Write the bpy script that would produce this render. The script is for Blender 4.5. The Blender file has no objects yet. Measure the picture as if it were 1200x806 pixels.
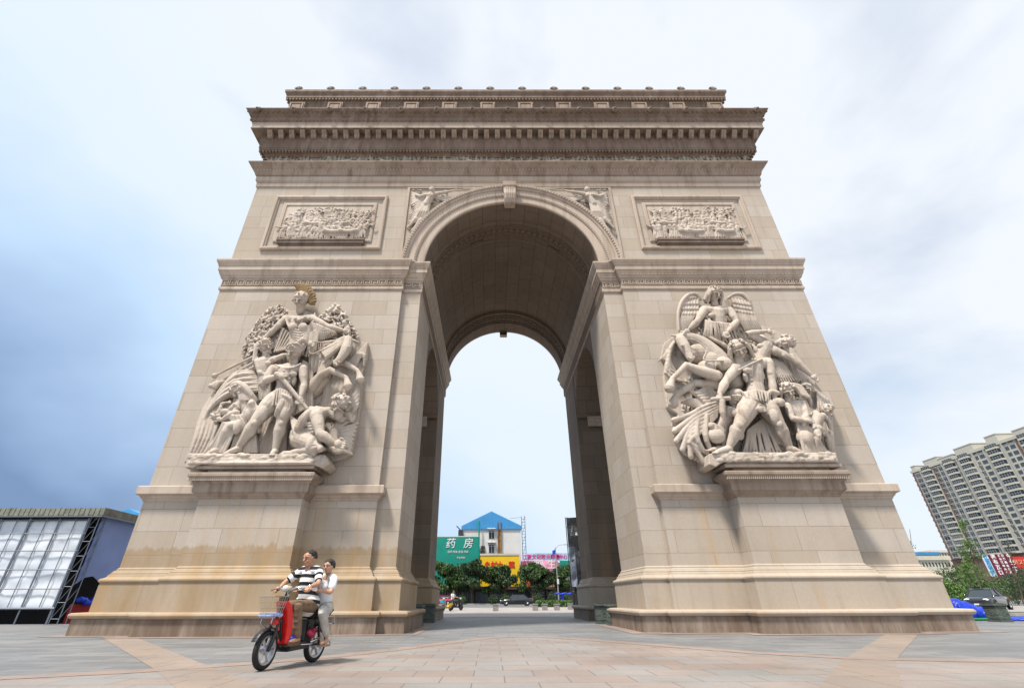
import bpy, bmesh, math, random
from mathutils import Vector, Matrix, Euler, noise
import numpy as np
R=math.radians; PI=math.pi
SC=bpy.context.scene; COL=SC.collection
rnd=random.Random(7)
# ---------------------------------------------------------------- camera
FOC=533.45; PITCH=.5243; ROLL=-.0046; YAW=.0053; PX=576.82; PY=393.24
CAM=Vector((-.973,-16.16,.87))
cy_,sy_=math.cos(YAW),math.sin(YAW); cp_,sp_=math.cos(PITCH),math.sin(PITCH)
def unyaw(v): return Vector((cy_*v[0]+sy_*v[1],-sy_*v[0]+cy_*v[1],v[2]))
AR=unyaw((1,0,0)); AF=unyaw((0,cp_,sp_)); AU=unyaw((0,-sp_,cp_))
def ray(x,y):
    u,v=x-PX,y-PY; c,s=math.cos(ROLL),math.sin(ROLL); u,v=c*u+s*v,-s*u+c*v
    return AF*FOC+AR*u-AU*v
def aty(x,y,Y):
    d=ray(x,y); return CAM+d*((Y-CAM.y)/d.y)
def atz(x,y,Z=0.):
    d=ray(x,y); return CAM+d*((Z-CAM.z)/d.z)
cam=bpy.data.cameras.new('camera'); co=bpy.data.objects.new('camera',cam); COL.objects.link(co)
c_,s_=math.cos(ROLL),math.sin(ROLL)
xr=AR*c_+AU*s_*-1; xr=(AR*c_-AU*(s_)) # image right axis in world
def imgaxis(du,dv):
    c,s=math.cos(ROLL),math.sin(ROLL); u,v=c*du+s*dv,-s*du+c*dv
    return AR*u-AU*v
X_=imgaxis(1,0).normalized(); Y_=imgaxis(0,-1).normalized(); Z_=-AF.normalized()
co.matrix_world=Matrix(((X_.x,Y_.x,Z_.x,CAM.x),(X_.y,Y_.y,Z_.y,CAM.y),(X_.z,Y_.z,Z_.z,CAM.z),(0,0,0,1)))
cam.sensor_fit='HORIZONTAL'; cam.sensor_width=36; cam.lens=FOC/1200*36
cam.shift_x=(600-PX)/1200; cam.shift_y=-(403-PY)/1200
cam.clip_end=5000; cam.clip_start=.05
SC.camera=co
SC.cycles.diffuse_bounces=1; SC.cycles.max_bounces=8
# ---------------------------------------------------------------- sky and sun
SUN_EL=63.; SUN_AZ=42.        # sun stands in front of the facade, to the left
wd=bpy.data.worlds.new('World'); SC.world=wd; wd.use_nodes=True
def N(nt,t,**k):
    n=nt.nodes.new(t)
    for a,b in k.items():
        if a[0]=='_': continue
        setattr(n,a,b)
    return n
nt=wd.node_tree; nt.nodes.clear()
out=N(nt,'ShaderNodeOutputWorld'); bg=N(nt,'ShaderNodeBackground'); sky=N(nt,'ShaderNodeTexSky')
sky.sky_type='NISHITA'; sky.sun_disc=False; sky.sun_elevation=R(SUN_EL); sky.sun_rotation=R(180+SUN_AZ); sky.air_density=1.3; sky.dust_density=1.5
tc=N(nt,'ShaderNodeTexCoord'); mp=N(nt,'ShaderNodeMapping'); mp.inputs['Scale'].default_value=(1,1,1.6); mp.inputs['Location'].default_value=(.35,.2,.1)
nz=N(nt,'ShaderNodeTexNoise'); nz.inputs['Scale'].default_value=1.5; nz.inputs['Detail'].default_value=6; nz.inputs['Roughness'].default_value=.5; nz.inputs['Distortion'].default_value=.3
nt.links.new(tc.outputs['Generated'],mp.inputs[0]); nt.links.new(mp.outputs[0],nz.inputs['Vector'])
rp=N(nt,'ShaderNodeValToRGB'); rp.color_ramp.elements[0].position=.28; rp.color_ramp.elements[1].position=.46
rp.color_ramp.elements[0].color=(.4,.4,.4,1)
nt.links.new(nz.outputs['Fac'],rp.inputs[0])
# cloud brightness: thick grey-blue bank low in the west (left), bright overhead
dt=N(nt,'ShaderNodeVectorMath',operation='DOT_PRODUCT'); dt.inputs[1].default_value=(.46,.0,.73)
nt.links.new(tc.outputs['Generated'],dt.inputs[0])
ad=N(nt,'ShaderNodeMath',operation='MULTIPLY_ADD'); nz2=N(nt,'ShaderNodeTexNoise'); nz2.inputs['Scale'].default_value=2.2; nz2.inputs['Detail'].default_value=4
nt.links.new(mp.outputs[0],nz2.inputs['Vector']); nt.links.new(nz2.outputs['Fac'],ad.inputs[0]); ad.inputs[1].default_value=.36; nt.links.new(dt.outputs['Value'],ad.inputs[2])
cr=N(nt,'ShaderNodeValToRGB'); e=cr.color_ramp.elements; e[0].position=0.0; e[0].color=(.22,.33,.54,1); e[1].position=.70; e[1].color=(.88,.93,1.0,1)
m=e.new(.08); m.color=(.37,.52,.77,1); m=e.new(.20); m.color=(.57,.76,1.0,1); m=e.new(.36); m.color=(.79,.90,1.0,1)
nt.links.new(ad.outputs[0],cr.inputs[0])
sc_=N(nt,'ShaderNodeVectorMath',operation='SCALE'); sc_.inputs['Scale'].default_value=8.6
nt.links.new(cr.outputs[0],sc_.inputs[0])
mx=N(nt,'ShaderNodeMix',data_type='RGBA'); nt.links.new(rp.outputs[0],mx.inputs[0]); 
sk2=N(nt,'ShaderNodeVectorMath',operation='SCALE'); sk2.inputs['Scale'].default_value=1.5; nt.links.new(sky.outputs[0],sk2.inputs[0])
nt.links.new(sk2.outputs[0],mx.inputs[6]); nt.links.new(sc_.outputs[0],mx.inputs[7])
nt.links.new(mx.outputs[2],bg.inputs[0]); bg.inputs[1].default_value=.1; nt.links.new(bg.outputs[0],out.inputs[0])
sl=bpy.data.lights.new('sun','SUN'); sl.energy=4.7; sl.angle=R(8); sl.color=(1,.93,.83)
so=bpy.data.objects.new('sun',sl); COL.objects.link(so)
sd=Vector((-math.sin(R(SUN_AZ))*math.cos(R(SUN_EL)),-math.cos(R(SUN_AZ))*math.cos(R(SUN_EL)),math.sin(R(SUN_EL))))
so.rotation_euler=sd.to_track_quat('Z','Y').to_euler(); so.location=sd*60
SC.view_settings.view_transform='Standard'; SC.view_settings.look='None'; SC.view_settings.gamma=1; SC.view_settings.exposure=0.25
SC.view_settings.use_curve_mapping=False
# ---------------------------------------------------------------- materials
MATS={}
def mat(name,col,rough=.7,metal=0,var=.0,vs=3.,bump=0.,bs=20.,emit=None,alpha=None,spec=None,coat=0):
    if name in MATS: return MATS[name]
    m=bpy.data.materials.new(name); m.use_nodes=True; t=m.node_tree; b=t.nodes['Principled BSDF']
    b.inputs['Base Color'].default_value=(*col,1); b.inputs['Roughness'].default_value=rough; b.inputs['Metallic'].default_value=metal
    if coat: b.inputs['Coat Weight'].default_value=coat
    if spec is not None: b.inputs['Specular IOR Level'].default_value=spec
    if var or bump:
        c=N(t,'ShaderNodeTexCoord')
    if var:
        n=N(t,'ShaderNodeTexNoise'); n.inputs['Scale'].default_value=vs; n.inputs['Detail'].default_value=6
        t.links.new(c.outputs['Object'],n.inputs['Vector'])
        r=N(t,'ShaderNodeMapRange'); r.inputs[1].default_value=.3; r.inputs[2].default_value=.7; r.inputs[3].default_value=1-var; r.inputs[4].default_value=1+var
        t.links.new(n.outputs['Fac'],r.inputs[0])
        s=N(t,'ShaderNodeVectorMath',operation='SCALE'); s.inputs[0].default_value=col; t.links.new(r.outputs[0],s.inputs['Scale'])
        t.links.new(s.outputs[0],b.inputs['Base Color'])
    if bump:
        n=N(t,'ShaderNodeTexNoise'); n.inputs['Scale'].default_value=bs; n.inputs['Detail'].default_value=5
        t.links.new(c.outputs['Object'],n.inputs['Vector'])
        bp=N(t,'ShaderNodeBump'); bp.inputs['Strength'].default_value=bump; bp.inputs['Distance'].default_value=.02
        t.links.new(n.outputs['Fac'],bp.inputs['Height']); t.links.new(bp.outputs[0],b.inputs['Normal'])
    if emit: b.inputs['Emission Color'].default_value=(*emit[:3],1); b.inputs['Emission Strength'].default_value=emit[3]
    MATS[name]=m; return m
def mixc(t,fac,a,b,mode='MIX'):
    x=N(t,'ShaderNodeMix',data_type='RGBA',blend_type=mode)
    for i,v in ((0,fac),(6,a),(7,b)):
        if hasattr(v,'links'): t.links.new(v,x.inputs[i])
        else: x.inputs[i].default_value=v if i==0 else (*v,1)
    return x.outputs[2]
def ramp(t,fac,p0,p1,c0=0.,c1=1.):
    r=N(t,'ShaderNodeMapRange'); t.links.new(fac,r.inputs[0])
    r.inputs[1].default_value=p0; r.inputs[2].default_value=p1; r.inputs[3].default_value=c0; r.inputs[4].default_value=c1
    return r.outputs[0]
def tnoise(t,vec,scale,detail=5,rough=.55,mscale=None):
    if mscale:
        mp=N(t,'ShaderNodeMapping'); mp.inputs['Scale'].default_value=mscale; t.links.new(vec,mp.inputs[0]); vec=mp.outputs[0]
    n=N(t,'ShaderNodeTexNoise'); n.inputs['Scale'].default_value=scale; n.inputs['Detail'].default_value=detail; n.inputs['Roughness'].default_value=rough
    t.links.new(vec,n.inputs['Vector']); return n.outputs['Fac']
def math_(t,op,a,b=0.):
    n=N(t,'ShaderNodeMath',operation=op)
    for i,v in enumerate((a,b)):
        if hasattr(v,'links'): t.links.new(v,n.inputs[i])
        else: n.inputs[i].default_value=v
    return n.outputs[0]
def stone(name,c1,c2,bw=1.45,bh=.70,mort=.010,off=.03,joint=.55,streak=.18,stain=0.,base_stain=0.,dirt=0.,tone=1.,grime=(.10,.075,.055)):
    """dressed stone: courses with fine joints, per-block tone, rain streaks and stains"""
    m=bpy.data.materials.new(name); m.use_nodes=True; t=m.node_tree; b=t.nodes['Principled BSDF']; b.inputs['Roughness'].default_value=.82
    b.inputs['Specular IOR Level'].default_value=.25
    uv=N(t,'ShaderNodeUVMap').outputs[0]; g=N(t,'ShaderNodeNewGeometry'); pos=g.outputs['Position']
    col=None; height=None
    n1=tnoise(t,pos,.35,4); n2=tnoise(t,pos,14,6,.7); n3=tnoise(t,pos,1.0,5,.6,(3.2,3.2,.28)); n4=tnoise(t,pos,2.3,5,.6)
    if bw:
        mp=N(t,'ShaderNodeMapping'); mp.inputs['Location'].default_value=(.37,-off,0); t.links.new(uv,mp.inputs[0])
        br=N(t,'ShaderNodeTexBrick'); t.links.new(mp.outputs[0],br.inputs['Vector'])
        br.inputs['Scale'].default_value=1; br.inputs['Brick Width'].default_value=bw; br.inputs['Row Height'].default_value=bh
        br.inputs['Mortar Size'].default_value=mort; br.inputs['Mortar Smooth'].default_value=.3; br.inputs['Bias'].default_value=-.1
        br.inputs['Color1'].default_value=(0,0,0,1); br.inputs['Color2'].default_value=(1,1,1,1); br.inputs['Mortar'].default_value=(.5,.5,.5,1)
        br.offset=.45; br.squash=1.25; br.squash_frequency=3
        f=br.outputs['Color']; col=mixc(t,f,c1,c2)
        jn=math_(t,'MULTIPLY',br.outputs['Fac'],math_(t,'MULTIPLY',ramp(t,n4,.3,.75,.35,1.),joint)); 
        col=mixc(t,jn,col,(c1[0]*.36,c1[1]*.33,c1[2]*.3)); height=br.outputs['Fac']
    else:
        col=mixc(t,ramp(t,n1,.3,.7),c1,c2)
    k=math_(t,'MULTIPLY',ramp(t,n1,.3,.7,.93,1.07),ramp(t,n2,.25,.75,.93,1.07))
    s=N(t,'ShaderNodeVectorMath',operation='SCALE'); t.links.new(col,s.inputs[0]); t.links.new(k,s.inputs['Scale']); col=s.outputs[0]
    if streak: pt=ramp(t,tnoise(t,pos,.8,6,.65),.56,.74); col=mixc(t,math_(t,'MULTIPLY',pt,.22),col,(c1[0]*.62,c1[1]*.55,c1[2]*.46)); col=mixc(t,math_(t,'MULTIPLY',ramp(t,n3,.48,.75),streak*2.2),col,(c1[0]*.55,c1[1]*.5,c1[2]*.44))
    sx=N(t,'ShaderNodeSeparateXYZ'); t.links.new(pos,sx.inputs[0])
    if stain:  # ochre run-off staining on the lower stage, strongest on the left pier
        hz=math_(t,'ADD',sx.outputs[2],math_(t,'MULTIPLY',tnoise(t,pos,2.2,8,.75,(1.6,1.6,.35)),.75))
        lo=ramp(t,hz,2.66,2.74,1.,0.); lx=ramp(t,sx.outputs[0],-3.,4.,1.,.10)
        oc=math_(t,'MULTIPLY',math_(t,'MULTIPLY',lo,lx),ramp(t,tnoise(t,pos,.9,5,.6,(1.6,1.6,.5)),.25,.7,.35,1.)); oc=math_(t,'MULTIPLY',oc,stain)
        col=mixc(t,oc,col,(.33,.22,.105))
        orr=math_(t,'MULTIPLY',ramp(t,tnoise(t,pos,.55,4,.5,(2.5,2.5,.22)),.55,.75),ramp(t,sx.outputs[2],1.,9.,.55,.0))
        col=mixc(t,orr,col,(.50,.29,.12))
    if dirt:   # dark grime on the ground course
        d=math_(t,'MULTIPLY',ramp(t,tnoise(t,pos,1.1,6,.65,(2.8,2.8,.7)),.35,.62,.30,1.),dirt)
        col=mixc(t,d,col,grime)
    if tone!=1:
        s=N(t,'ShaderNodeVectorMath',operation='SCALE'); t.links.new(col,s.inputs[0]); s.inputs['Scale'].default_value=tone; col=s.outputs[0]
    t.links.new(col,b.inputs['Base Color'])
    bp=N(t,'ShaderNodeBump'); bp.inputs['Strength'].default_value=.35; bp.inputs['Distance'].default_value=.012
    h=math_(t,'MULTIPLY',n2,.35)
    if not bw: h=math_(t,'ADD',h,math_(t,'MULTIPLY',tnoise(t,pos,6.5,6,.75),2.6)); bp.inputs['Strength'].default_value=.8
    if height is not None: h=math_(t,'SUBTRACT',h,height)
    t.links.new(h,bp.inputs['Height']); t.links.new(bp.outputs[0],b.inputs['Normal'])
    MATS[name]=m; return m
S1=(.455,.385,.312); S2=(.515,.455,.395)
ST=stone('wall_stone',S1,S2,stain=.85,joint=.75,streak=.08)
STL=stone('base_stone',S1,S2,bw=2.6,bh=3.,off=-1.,joint=.6,streak=.12,stain=.85)
STP=stone('plinth_stone',(.36,.295,.235),(.44,.365,.30),bw=1.15,bh=2.,off=-1.,joint=.9,streak=.45,dirt=.9,grime=(.16,.115,.085))
STM=stone('moulding_stone',(.49,.40,.325),(.55,.465,.39),bw=2.4,bh=60.,off=-30,joint=.45,streak=.3)
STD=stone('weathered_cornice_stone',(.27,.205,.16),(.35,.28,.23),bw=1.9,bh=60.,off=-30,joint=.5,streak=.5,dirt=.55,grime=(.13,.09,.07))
STF=stone('frieze_stone',(.40,.37,.32),(.46,.43,.38),bw=0,streak=.3,dirt=.3)
STV=stone('shade_toned_vault_stone',(.20,.15,.112),(.225,.172,.13),bw=1.4,bh=.72,mort=.016,joint=1.0,streak=.1)  # stone darkened so the colour carries the dimness under the vault
STS=stone('sculpture_stone',(.53,.45,.375),(.585,.51,.44),bw=0,streak=.34)
STJ=stone('shade_toned_inner_stone',(.19,.145,.11),(.23,.18,.14),stain=.3,joint=.8,streak=.14)  # dark copy of the wall stone: rear pier shade put into the colour
STO=stone('stained_sculpture_stone',(.27,.18,.09),(.34,.24,.13),bw=0,streak=.35)
# ---------------------------------------------------------------- object helpers
def tag(o,label=None,cat=None,group=None,kind=None):
    if label: o['label']=label
    if cat: o['category']=cat
    if group: o['group']=group
    if kind: o['kind']=kind
    return o
def empty(name,loc=(0,0,0),rz=0,label=None,cat=None,group=None,parent=None):
    o=bpy.data.objects.new(name,None); COL.objects.link(o); o.location=loc; o.rotation_euler=(0,0,rz); o.empty_display_size=.2
    if parent: o.parent=parent
    return tag(o,label,cat,group)
def link(name,me,m=None,parent=None,smooth=False):
    o=bpy.data.objects.new(name,me); COL.objects.link(o)
    if m is not None:
        for x in (m if isinstance(m,(list,tuple)) else [m]): me.materials.append(x)
    if parent: o.parent=parent
    if smooth: me.polygons.foreach_set('use_smooth',[True]*len(me.polygons))
    return o
def boxuv(me):
    uvl=me.uv_layers.new(name='UVMap') if not me.uv_layers else me.uv_layers[0]
    for p in me.polygons:
        n=p.normal
        for li in p.loop_indices:
            c=me.vertices[me.loops[li].vertex_index].co
            if abs(n.z)>.85: uv=(c.x,c.y)
            elif abs(n.x)>abs(n.y): uv=(c.y,c.z)
            else: uv=(c.x,c.z)
            uvl.data[li].uv=uv
class MB:
    def __init__(s): s.v=[]; s.f=[]; s.mi=[]; s.uv={}
    def add(s,vs,fs,mi=0):
        k=len(s.v); s.v+= [tuple(v) for v in vs]; s.f+=[tuple(i+k for i in f) for f in fs]; s.mi+=[mi]*len(fs); return k
    def box(s,c,d,rz=0,mi=0,M=None,taper=1.):
        x,y,z=d[0]/2,d[1]/2,d[2]/2; vs=[]
        for sz in (-1,1):
            k=taper if sz>0 else 1.
            for sx,sy in ((-1,-1),(1,-1),(1,1),(-1,1)): vs.append(Vector((sx*x*k,sy*y*k,sz*z)))
        if M is not None: vs=[M@v for v in vs]
        elif rz: 
            q=Matrix.Rotation(rz,3,'Z'); vs=[q@v for v in vs]
        c=Vector(c); s.add([v+c for v in vs],[(3,2,1,0),(4,5,6,7),(0,1,5,4),(1,2,6,5),(2,3,7,6),(3,0,4,7)],mi); return s
    def bx(s,x0,x1,y0,y1,z0,z1,mi=0): return s.box(((x0+x1)/2,(y0+y1)/2,(z0+z1)/2),(abs(x1-x0),abs(y1-y0),abs(z1-z0)),mi=mi)
    def tube(s,pts,rad,n=8,cap=True,mi=0,flat=None):
        pts=[Vector(p) for p in pts]; rad=rad if isinstance(rad,(list,tuple)) else [rad]*len(pts)
        # rounded ends
        P=list(pts); Q=list(rad); ends=[]
        k0=len(s.v); up=None; rings=[]
        T=[]
        for i in range(len(P)):
            a=P[max(i-1,0)]; b=P[min(i+1,len(P)-1)]; d=(b-a); T.append(d.normalized() if d.length>1e-9 else Vector((0,0,1)))
        up=Vector((0,0,1)) if abs(T[0].z)<.9 else Vector((1,0,0)); sx=T[0].cross(up).normalized()
        full=[]
        if cap:
            full.append((P[0]-T[0]*Q[0]*.95,Q[0]*.3,T[0])); full.append((P[0]-T[0]*Q[0]*.6,Q[0]*.78,T[0]))
        for i in range(len(P)): full.append((P[i],Q[i],T[i]))
        if cap:
            full.append((P[-1]+T[-1]*Q[-1]*.6,Q[-1]*.78,T[-1])); full.append((P[-1]+T[-1]*Q[-1]*.95,Q[-1]*.3,T[-1]))
        for c,r,t in full:
            sx=(sx-t*sx.dot(t)); sx=sx.normalized() if sx.length>1e-6 else t.orthogonal().normalized(); sy=t.cross(sx)
            ring=[]
            for j in range(n):
                a=2*PI*j/n; o=sx*math.cos(a)*r+sy*math.sin(a)*r
                if flat: o=Vector((o.x*flat[0],o.y*flat[1],o.z*flat[2]))
                ring.append(c+o)
            rings.append(ring)
        vs=[v for r in rings for v in r]; fs=[]
        for i in range(len(rings)-1):
            for j in range(n): fs.append((i*n+j,i*n+(j+1)%n,(i+1)*n+(j+1)%n,(i+1)*n+j))
        fs.append(tuple(range(n-1,-1,-1))); fs.append(tuple((len(rings)-1)*n+j for j in range(n)))
        s.add(vs,fs,mi); return s
    def ball(s,c,r,n=10,m=7,M=None,mi=0):
        r=(r,r,r) if not isinstance(r,(tuple,list)) else r; vs=[]; c=Vector(c)
        for i in range(1,m):
            th=PI*i/m
            for j in range(n):
                ph=2*PI*j/n; v=Vector((r[0]*math.sin(th)*math.cos(ph),r[1]*math.sin(th)*math.sin(ph),r[2]*math.cos(th))); vs.append((M@v if M else v)+c)
        a=Vector((0,0,r[2])); b=Vector((0,0,-r[2])); vs+=[(M@a if M else a)+c,(M@b if M else b)+c]; fs=[]; t=len(vs)-2
        for i in range(m-2):
            for j in range(n): fs.append((i*n+j,(i+1)*n+j,(i+1)*n+(j+1)%n,i*n+(j+1)%n))
        for j in range(n): fs.append((t,j,(j+1)%n)); fs.append((t+1,(m-2)*n+(j+1)%n,(m-2)*n+j))
        s.add(vs,fs,mi); return s
    def prism(s,poly,a,b,axis='y',mi=0):
        """poly: 2-D outline (x,z)/(x,y)/(y,z), extruded along axis from a to b"""
        n=len(poly)
        f={'y':lambda p,t:(p[0],t,p[1]),'z':lambda p,t:(p[0],p[1],t),'x':lambda p,t:(t,p[0],p[1])}[axis]
        vs=[f(p,a) for p in poly]+[f(p,b) for p in poly]
        s.add(vs,[tuple(range(n)),tuple(range(2*n-1,n-1,-1))]+[(i,i+n,(i+1)%n+n,(i+1)%n) for i in range(n)],mi); return s
    def lathe(s,prof,c=(0,0,0),n=16,mi=0,M=None):
        c=Vector(c); vs=[]; fs=[]
        for r,z in prof:
            for j in range(n):
                v=Vector((r*math.cos(2*PI*j/n),r*math.sin(2*PI*j/n),z)); vs.append((M@v if M else v)+c)
        for i in range(len(prof)-1):
            for j in range(n): fs.append((i*n+j,i*n+(j+1)%n,(i+1)*n+(j+1)%n,(i+1)*n+j))
        fs.append(tuple(range(n-1,-1,-1))); fs.append(tuple((len(prof)-1)*n+j for j in range(n))); s.add(vs,fs,mi); return s
    def sweep(s,path,prof,closed=True,mi=0,topcap=False):
        """path CCW-seen polygon in XY, outward = right-hand normal of travel; prof=[(offset,z)]"""
        n=len(path); offs=[]
        for i in range(n):
            p=Vector(path[i]); 
            if closed or 0<i<n-1:
                a=(p-Vector(path[i-1])).normalized(); b=(Vector(path[(i+1)%n])-p).normalized()
            elif i==0: a=b=(Vector(path[1])-p).normalized()
            else: a=b=(p-Vector(path[i-1])).normalized()
            na=Vector((a.y,-a.x)); nb=Vector((b.y,-b.x)); q=na+nb
            q=q/max(q.dot(na),.2) if q.length>1e-6 else na
            offs.append(q)
        vs=[]; fs=[]; m=len(prof)
        for o,z in prof:
            for i in range(n): vs.append((path[i][0]+offs[i].x*o,path[i][1]+offs[i].y*o,z))
        for k in range(m-1):
            for i in range(n if closed else n-1):
                j=(i+1)%n; fs.append((k*n+i,k*n+j,(k+1)*n+j,(k+1)*n+i))
        if topcap: fs.append(tuple((m-1)*n+i for i in range(n)))
        s.add(vs,fs,mi); return s
    def mesh(s,name):
        me=bpy.data.meshes.new(name); me.from_pydata(s.v,[],s.f); me.polygons.foreach_set('material_index',s.mi); me.update(); return me
    def build(s,name,m=None,parent=None,smooth=False,uv=False,recalc=True,bevel=0,origin=None):
        me=s.mesh(name)
        if recalc or bevel:
            bm=bmesh.new(); bm.from_mesh(me)
            if recalc: bmesh.ops.recalc_face_normals(bm,faces=bm.faces)
            if bevel: bmesh.ops.bevel(bm,geom=[e for e in bm.edges if len(e.link_faces)==2 and e.calc_face_angle(0)>.6],offset=bevel,segments=2,affect='EDGES',clamp_overlap=True)
            bm.to_mesh(me); bm.free()
        if uv: boxuv(me)
        if origin is not None: me.transform(Matrix.Translation(-Vector(origin)))
        o=link(name,me,m,parent,smooth)
        if origin is not None: o.location=origin
        return o
    def remesh(s,name,vox,m=None,parent=None,smooth=2,fac=.5,disp=0.,origin=None):
        me=s.mesh(name+'_raw'); o=bpy.data.objects.new('tmp',me); COL.objects.link(o)
        r=o.modifiers.new('r','REMESH'); r.mode='VOXEL'; r.voxel_size=vox; r.use_smooth_shade=True
        if smooth:
            q=o.modifiers.new('s','SMOOTH'); q.iterations=smooth; q.factor=fac
        dg=bpy.context.evaluated_depsgraph_get(); me2=bpy.data.meshes.new_from_object(o.evaluated_get(dg)); bpy.data.objects.remove(o); bpy.data.meshes.remove(me)
        me2.name=name
        if disp:
            n=len(me2.vertices); c=np.zeros(n*3); me2.vertices.foreach_get('co',c); nn=np.zeros(n*3); me2.vertices.foreach_get('normal',nn)
            d=np.array([noise.noise(Vector(c[i*3:i*3+3])*6) for i in range(n)])*disp
            c+=nn*np.repeat(d,3); me2.vertices.foreach_set('co',c)
        if origin is not None: me2.transform(Matrix.Translation(-Vector(origin)))
        ob=link(name,me2,m,parent,True)
        if origin is not None: ob.location=origin
        return ob
def copy_tree(o,parent=None):
    c=o.copy(); COL.objects.link(c); c.parent=parent
    for ch in [x for x in SC.objects if x.parent==o]: copy_tree(ch,c)
    return c
# ================================================================ triumphal arch
STA=stone('aged_stone',(.37,.29,.23),(.45,.365,.30),bw=2.1,bh=60.,off=-30,joint=.5,streak=.45,dirt=.25,grime=(.13,.09,.07))
W=12.70; V=4.81; J=4.02; D=12.35; PCX=8.775; PHW=1.68
arch=empty('triumphal_arch',(0,D/2,0),label='huge beige stone triumphal arch with carved figure groups on both front piers',cat='triumphal arch')
arch.location=(0,0,0)
def mir(path,sx,sy):
    p=[(x*sx,(D-y) if sy<0 else y) for x,y in path]
    return p if sx*sy>0 else p[::-1]
# travel so that outward is the right-hand normal -> counter-clockwise outline
FU=[(-W,0),(-V,0),(-V,.22),(-J,.22),(-J,3.37),(-W,3.37)]
FL=[(-W,0),(PCX*-1-PHW,0),(-PCX-PHW,-.65),(-PCX+PHW,-.65),(-PCX+PHW,0)]+FU[1:]
plinth_p=[(.50,0),(.50,.42),(.545,.43),(.575,.46),(.59,.50),(.58,.54),(.54,.57),(.26,.585)]
dado_p=[(.26,.58),(.26,1.30)]
base_p=[(.255,1.30),(.25,1.335),(.275,1.36),(.30,1.39),(.30,1.425),(.275,1.46),(.235,1.475),(.20,1.49),(.175,1.52),(.16,1.57),(.13,1.585),(.13,1.62),(.105,1.635),(.085,1.68),(.04,1.70),(.04,1.74),(0,1.78)]
ledge_p=[(0,3.76),(.03,3.78),(.05,3.84),(.08,3.86),(.12,3.93),(.20,3.97),(.225,3.99),(.225,4.22),(.20,4.25),(0,4.262)]
ped_cap_p=[(-.05,3.72),(.03,3.74),(.05,3.79),(.08,3.81),(.12,3.86),(.19,3.91),(.20,3.93),(.20,4.15),(.215,4.17),(.24,4.19),(.26,4.24),(.36,4.36),(.38,4.38),(.38,4.47),(.34,4.50),(-.2,4.51)]
for sx in (1,-1):
    for sy in (1,-1):
        pr=empty('pier',parent=arch)
        b=MB(); b.sweep(mir(FL,sx,sy),plinth_p[:2]); po_=b.build('plinth',STP,pr,uv=True); b=MB(); b.sweep(mir(FL,sx,sy),plinth_p[1:]); b.build('coping',STL,po_,uv=True)
        b=MB(); b.sweep(mir(FL,sx,sy),dado_p); b.build('dado',STL,pr,uv=True)
        b=MB(); b.sweep(mir(FL,sx,sy),base_p); b.build('base_moulding',STL,pr,uv=True)
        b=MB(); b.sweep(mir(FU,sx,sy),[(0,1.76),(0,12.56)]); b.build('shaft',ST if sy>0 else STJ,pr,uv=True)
        b=MB(); pth=mir([(-W,3.37),(-W,0),(-V,0),(-V,.22)],sx,sy); b.sweep(pth,ledge_p,closed=False); b.build('ledge',STM,pr,uv=True)
        pd=MB(); pp=mir([(-PCX-PHW,0.02),(-PCX-PHW,-.65),(-PCX+PHW,-.65),(-PCX+PHW,0.02)],sx,sy); pd.sweep(pp,[(0,1.76),(0,3.76)],closed=False); po=pd.build('pedestal',ST,pr,uv=True)
        c=MB(); c.sweep(pp,ped_cap_p,closed=False); c.build('pedestal_cap',STA,po,uv=True)
        c=MB(); y0=-.86 if sy>0 else D+.86
        # rope moulding: slanted beads below the cap edge
        for i in range(62):
            x=sx*(-PCX)+(-1.98+3.96*i/61); yy=(-.97 if sy>0 else D+.97)
            c.box((x,yy+(.0),4.30),(.035,.05,.14),M=Matrix.Rotation(R(28),3,'Y'))
        c.build('rope_moulding',STM,po)
        # blocks carrying the sculpture
        c=MB(); yf=-1.0 if sy>0 else D+1.0; yw=0.02 if sy>0 else D-.02
        xc=-sx*PCX
        c.bx(xc-1.62,xc+1.62,yf*.0+(-.74 if sy>0 else D+.74),yw,4.50,4.63)
        c.bx(xc-1.95,xc+1.95,(-.92 if sy>0 else D+.92),yw,4.63,4.74)
        c.bx(xc-1.88,xc+1.88,(-.90 if sy>0 else D+.90),yw,4.742,4.82)
        c.build('sculpture_base',STM,po,uv=True,bevel=.012)
# passage vaults between front and rear piers
def arc(c,r,a0,a1,n): return [(c[0]+r*math.cos(R(a0+(a1-a0)*i/n)),c[1]+r*math.sin(R(a0+(a1-a0)*i/n))) for i in range(n+1)]
for sx in (1,-1):
    b=MB(); pa=arc((6.075,9.86),2.705,0,180,24); poly=[(3.37,12.56)]+pa[::-1]+[(8.78,12.56)]
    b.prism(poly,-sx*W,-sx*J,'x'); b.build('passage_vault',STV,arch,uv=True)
    b=MB()
    for y,sg in ((3.37,1),(8.78,-1)):
        pth=[(-sx*12.95,y),(-sx*4.58,y)] if (sg*sx)<0 else [(-sx*4.58,y),(-sx*12.95,y)]
        prof=[(0,9.34),(.06,9.38),(.08,9.5),(.16,9.6),(.16,9.76),(.22,9.8),(.24,9.86),(0,9.9)]
        vs=[]; 
        for o,z in prof:
            for x in (-sx*W,-sx*4.58): vs.append((x,y+sg*o,z))
        b=MB(); b.add(vs,[(2*i,2*i+1,2*i+3,2*i+2) for i in range(len(prof)-1)]+[tuple(range(0,2*len(prof),2)),tuple(range(2*len(prof)-1,0,-2))])
        b.build('passage_impost',STM,arch,uv=True)
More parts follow.
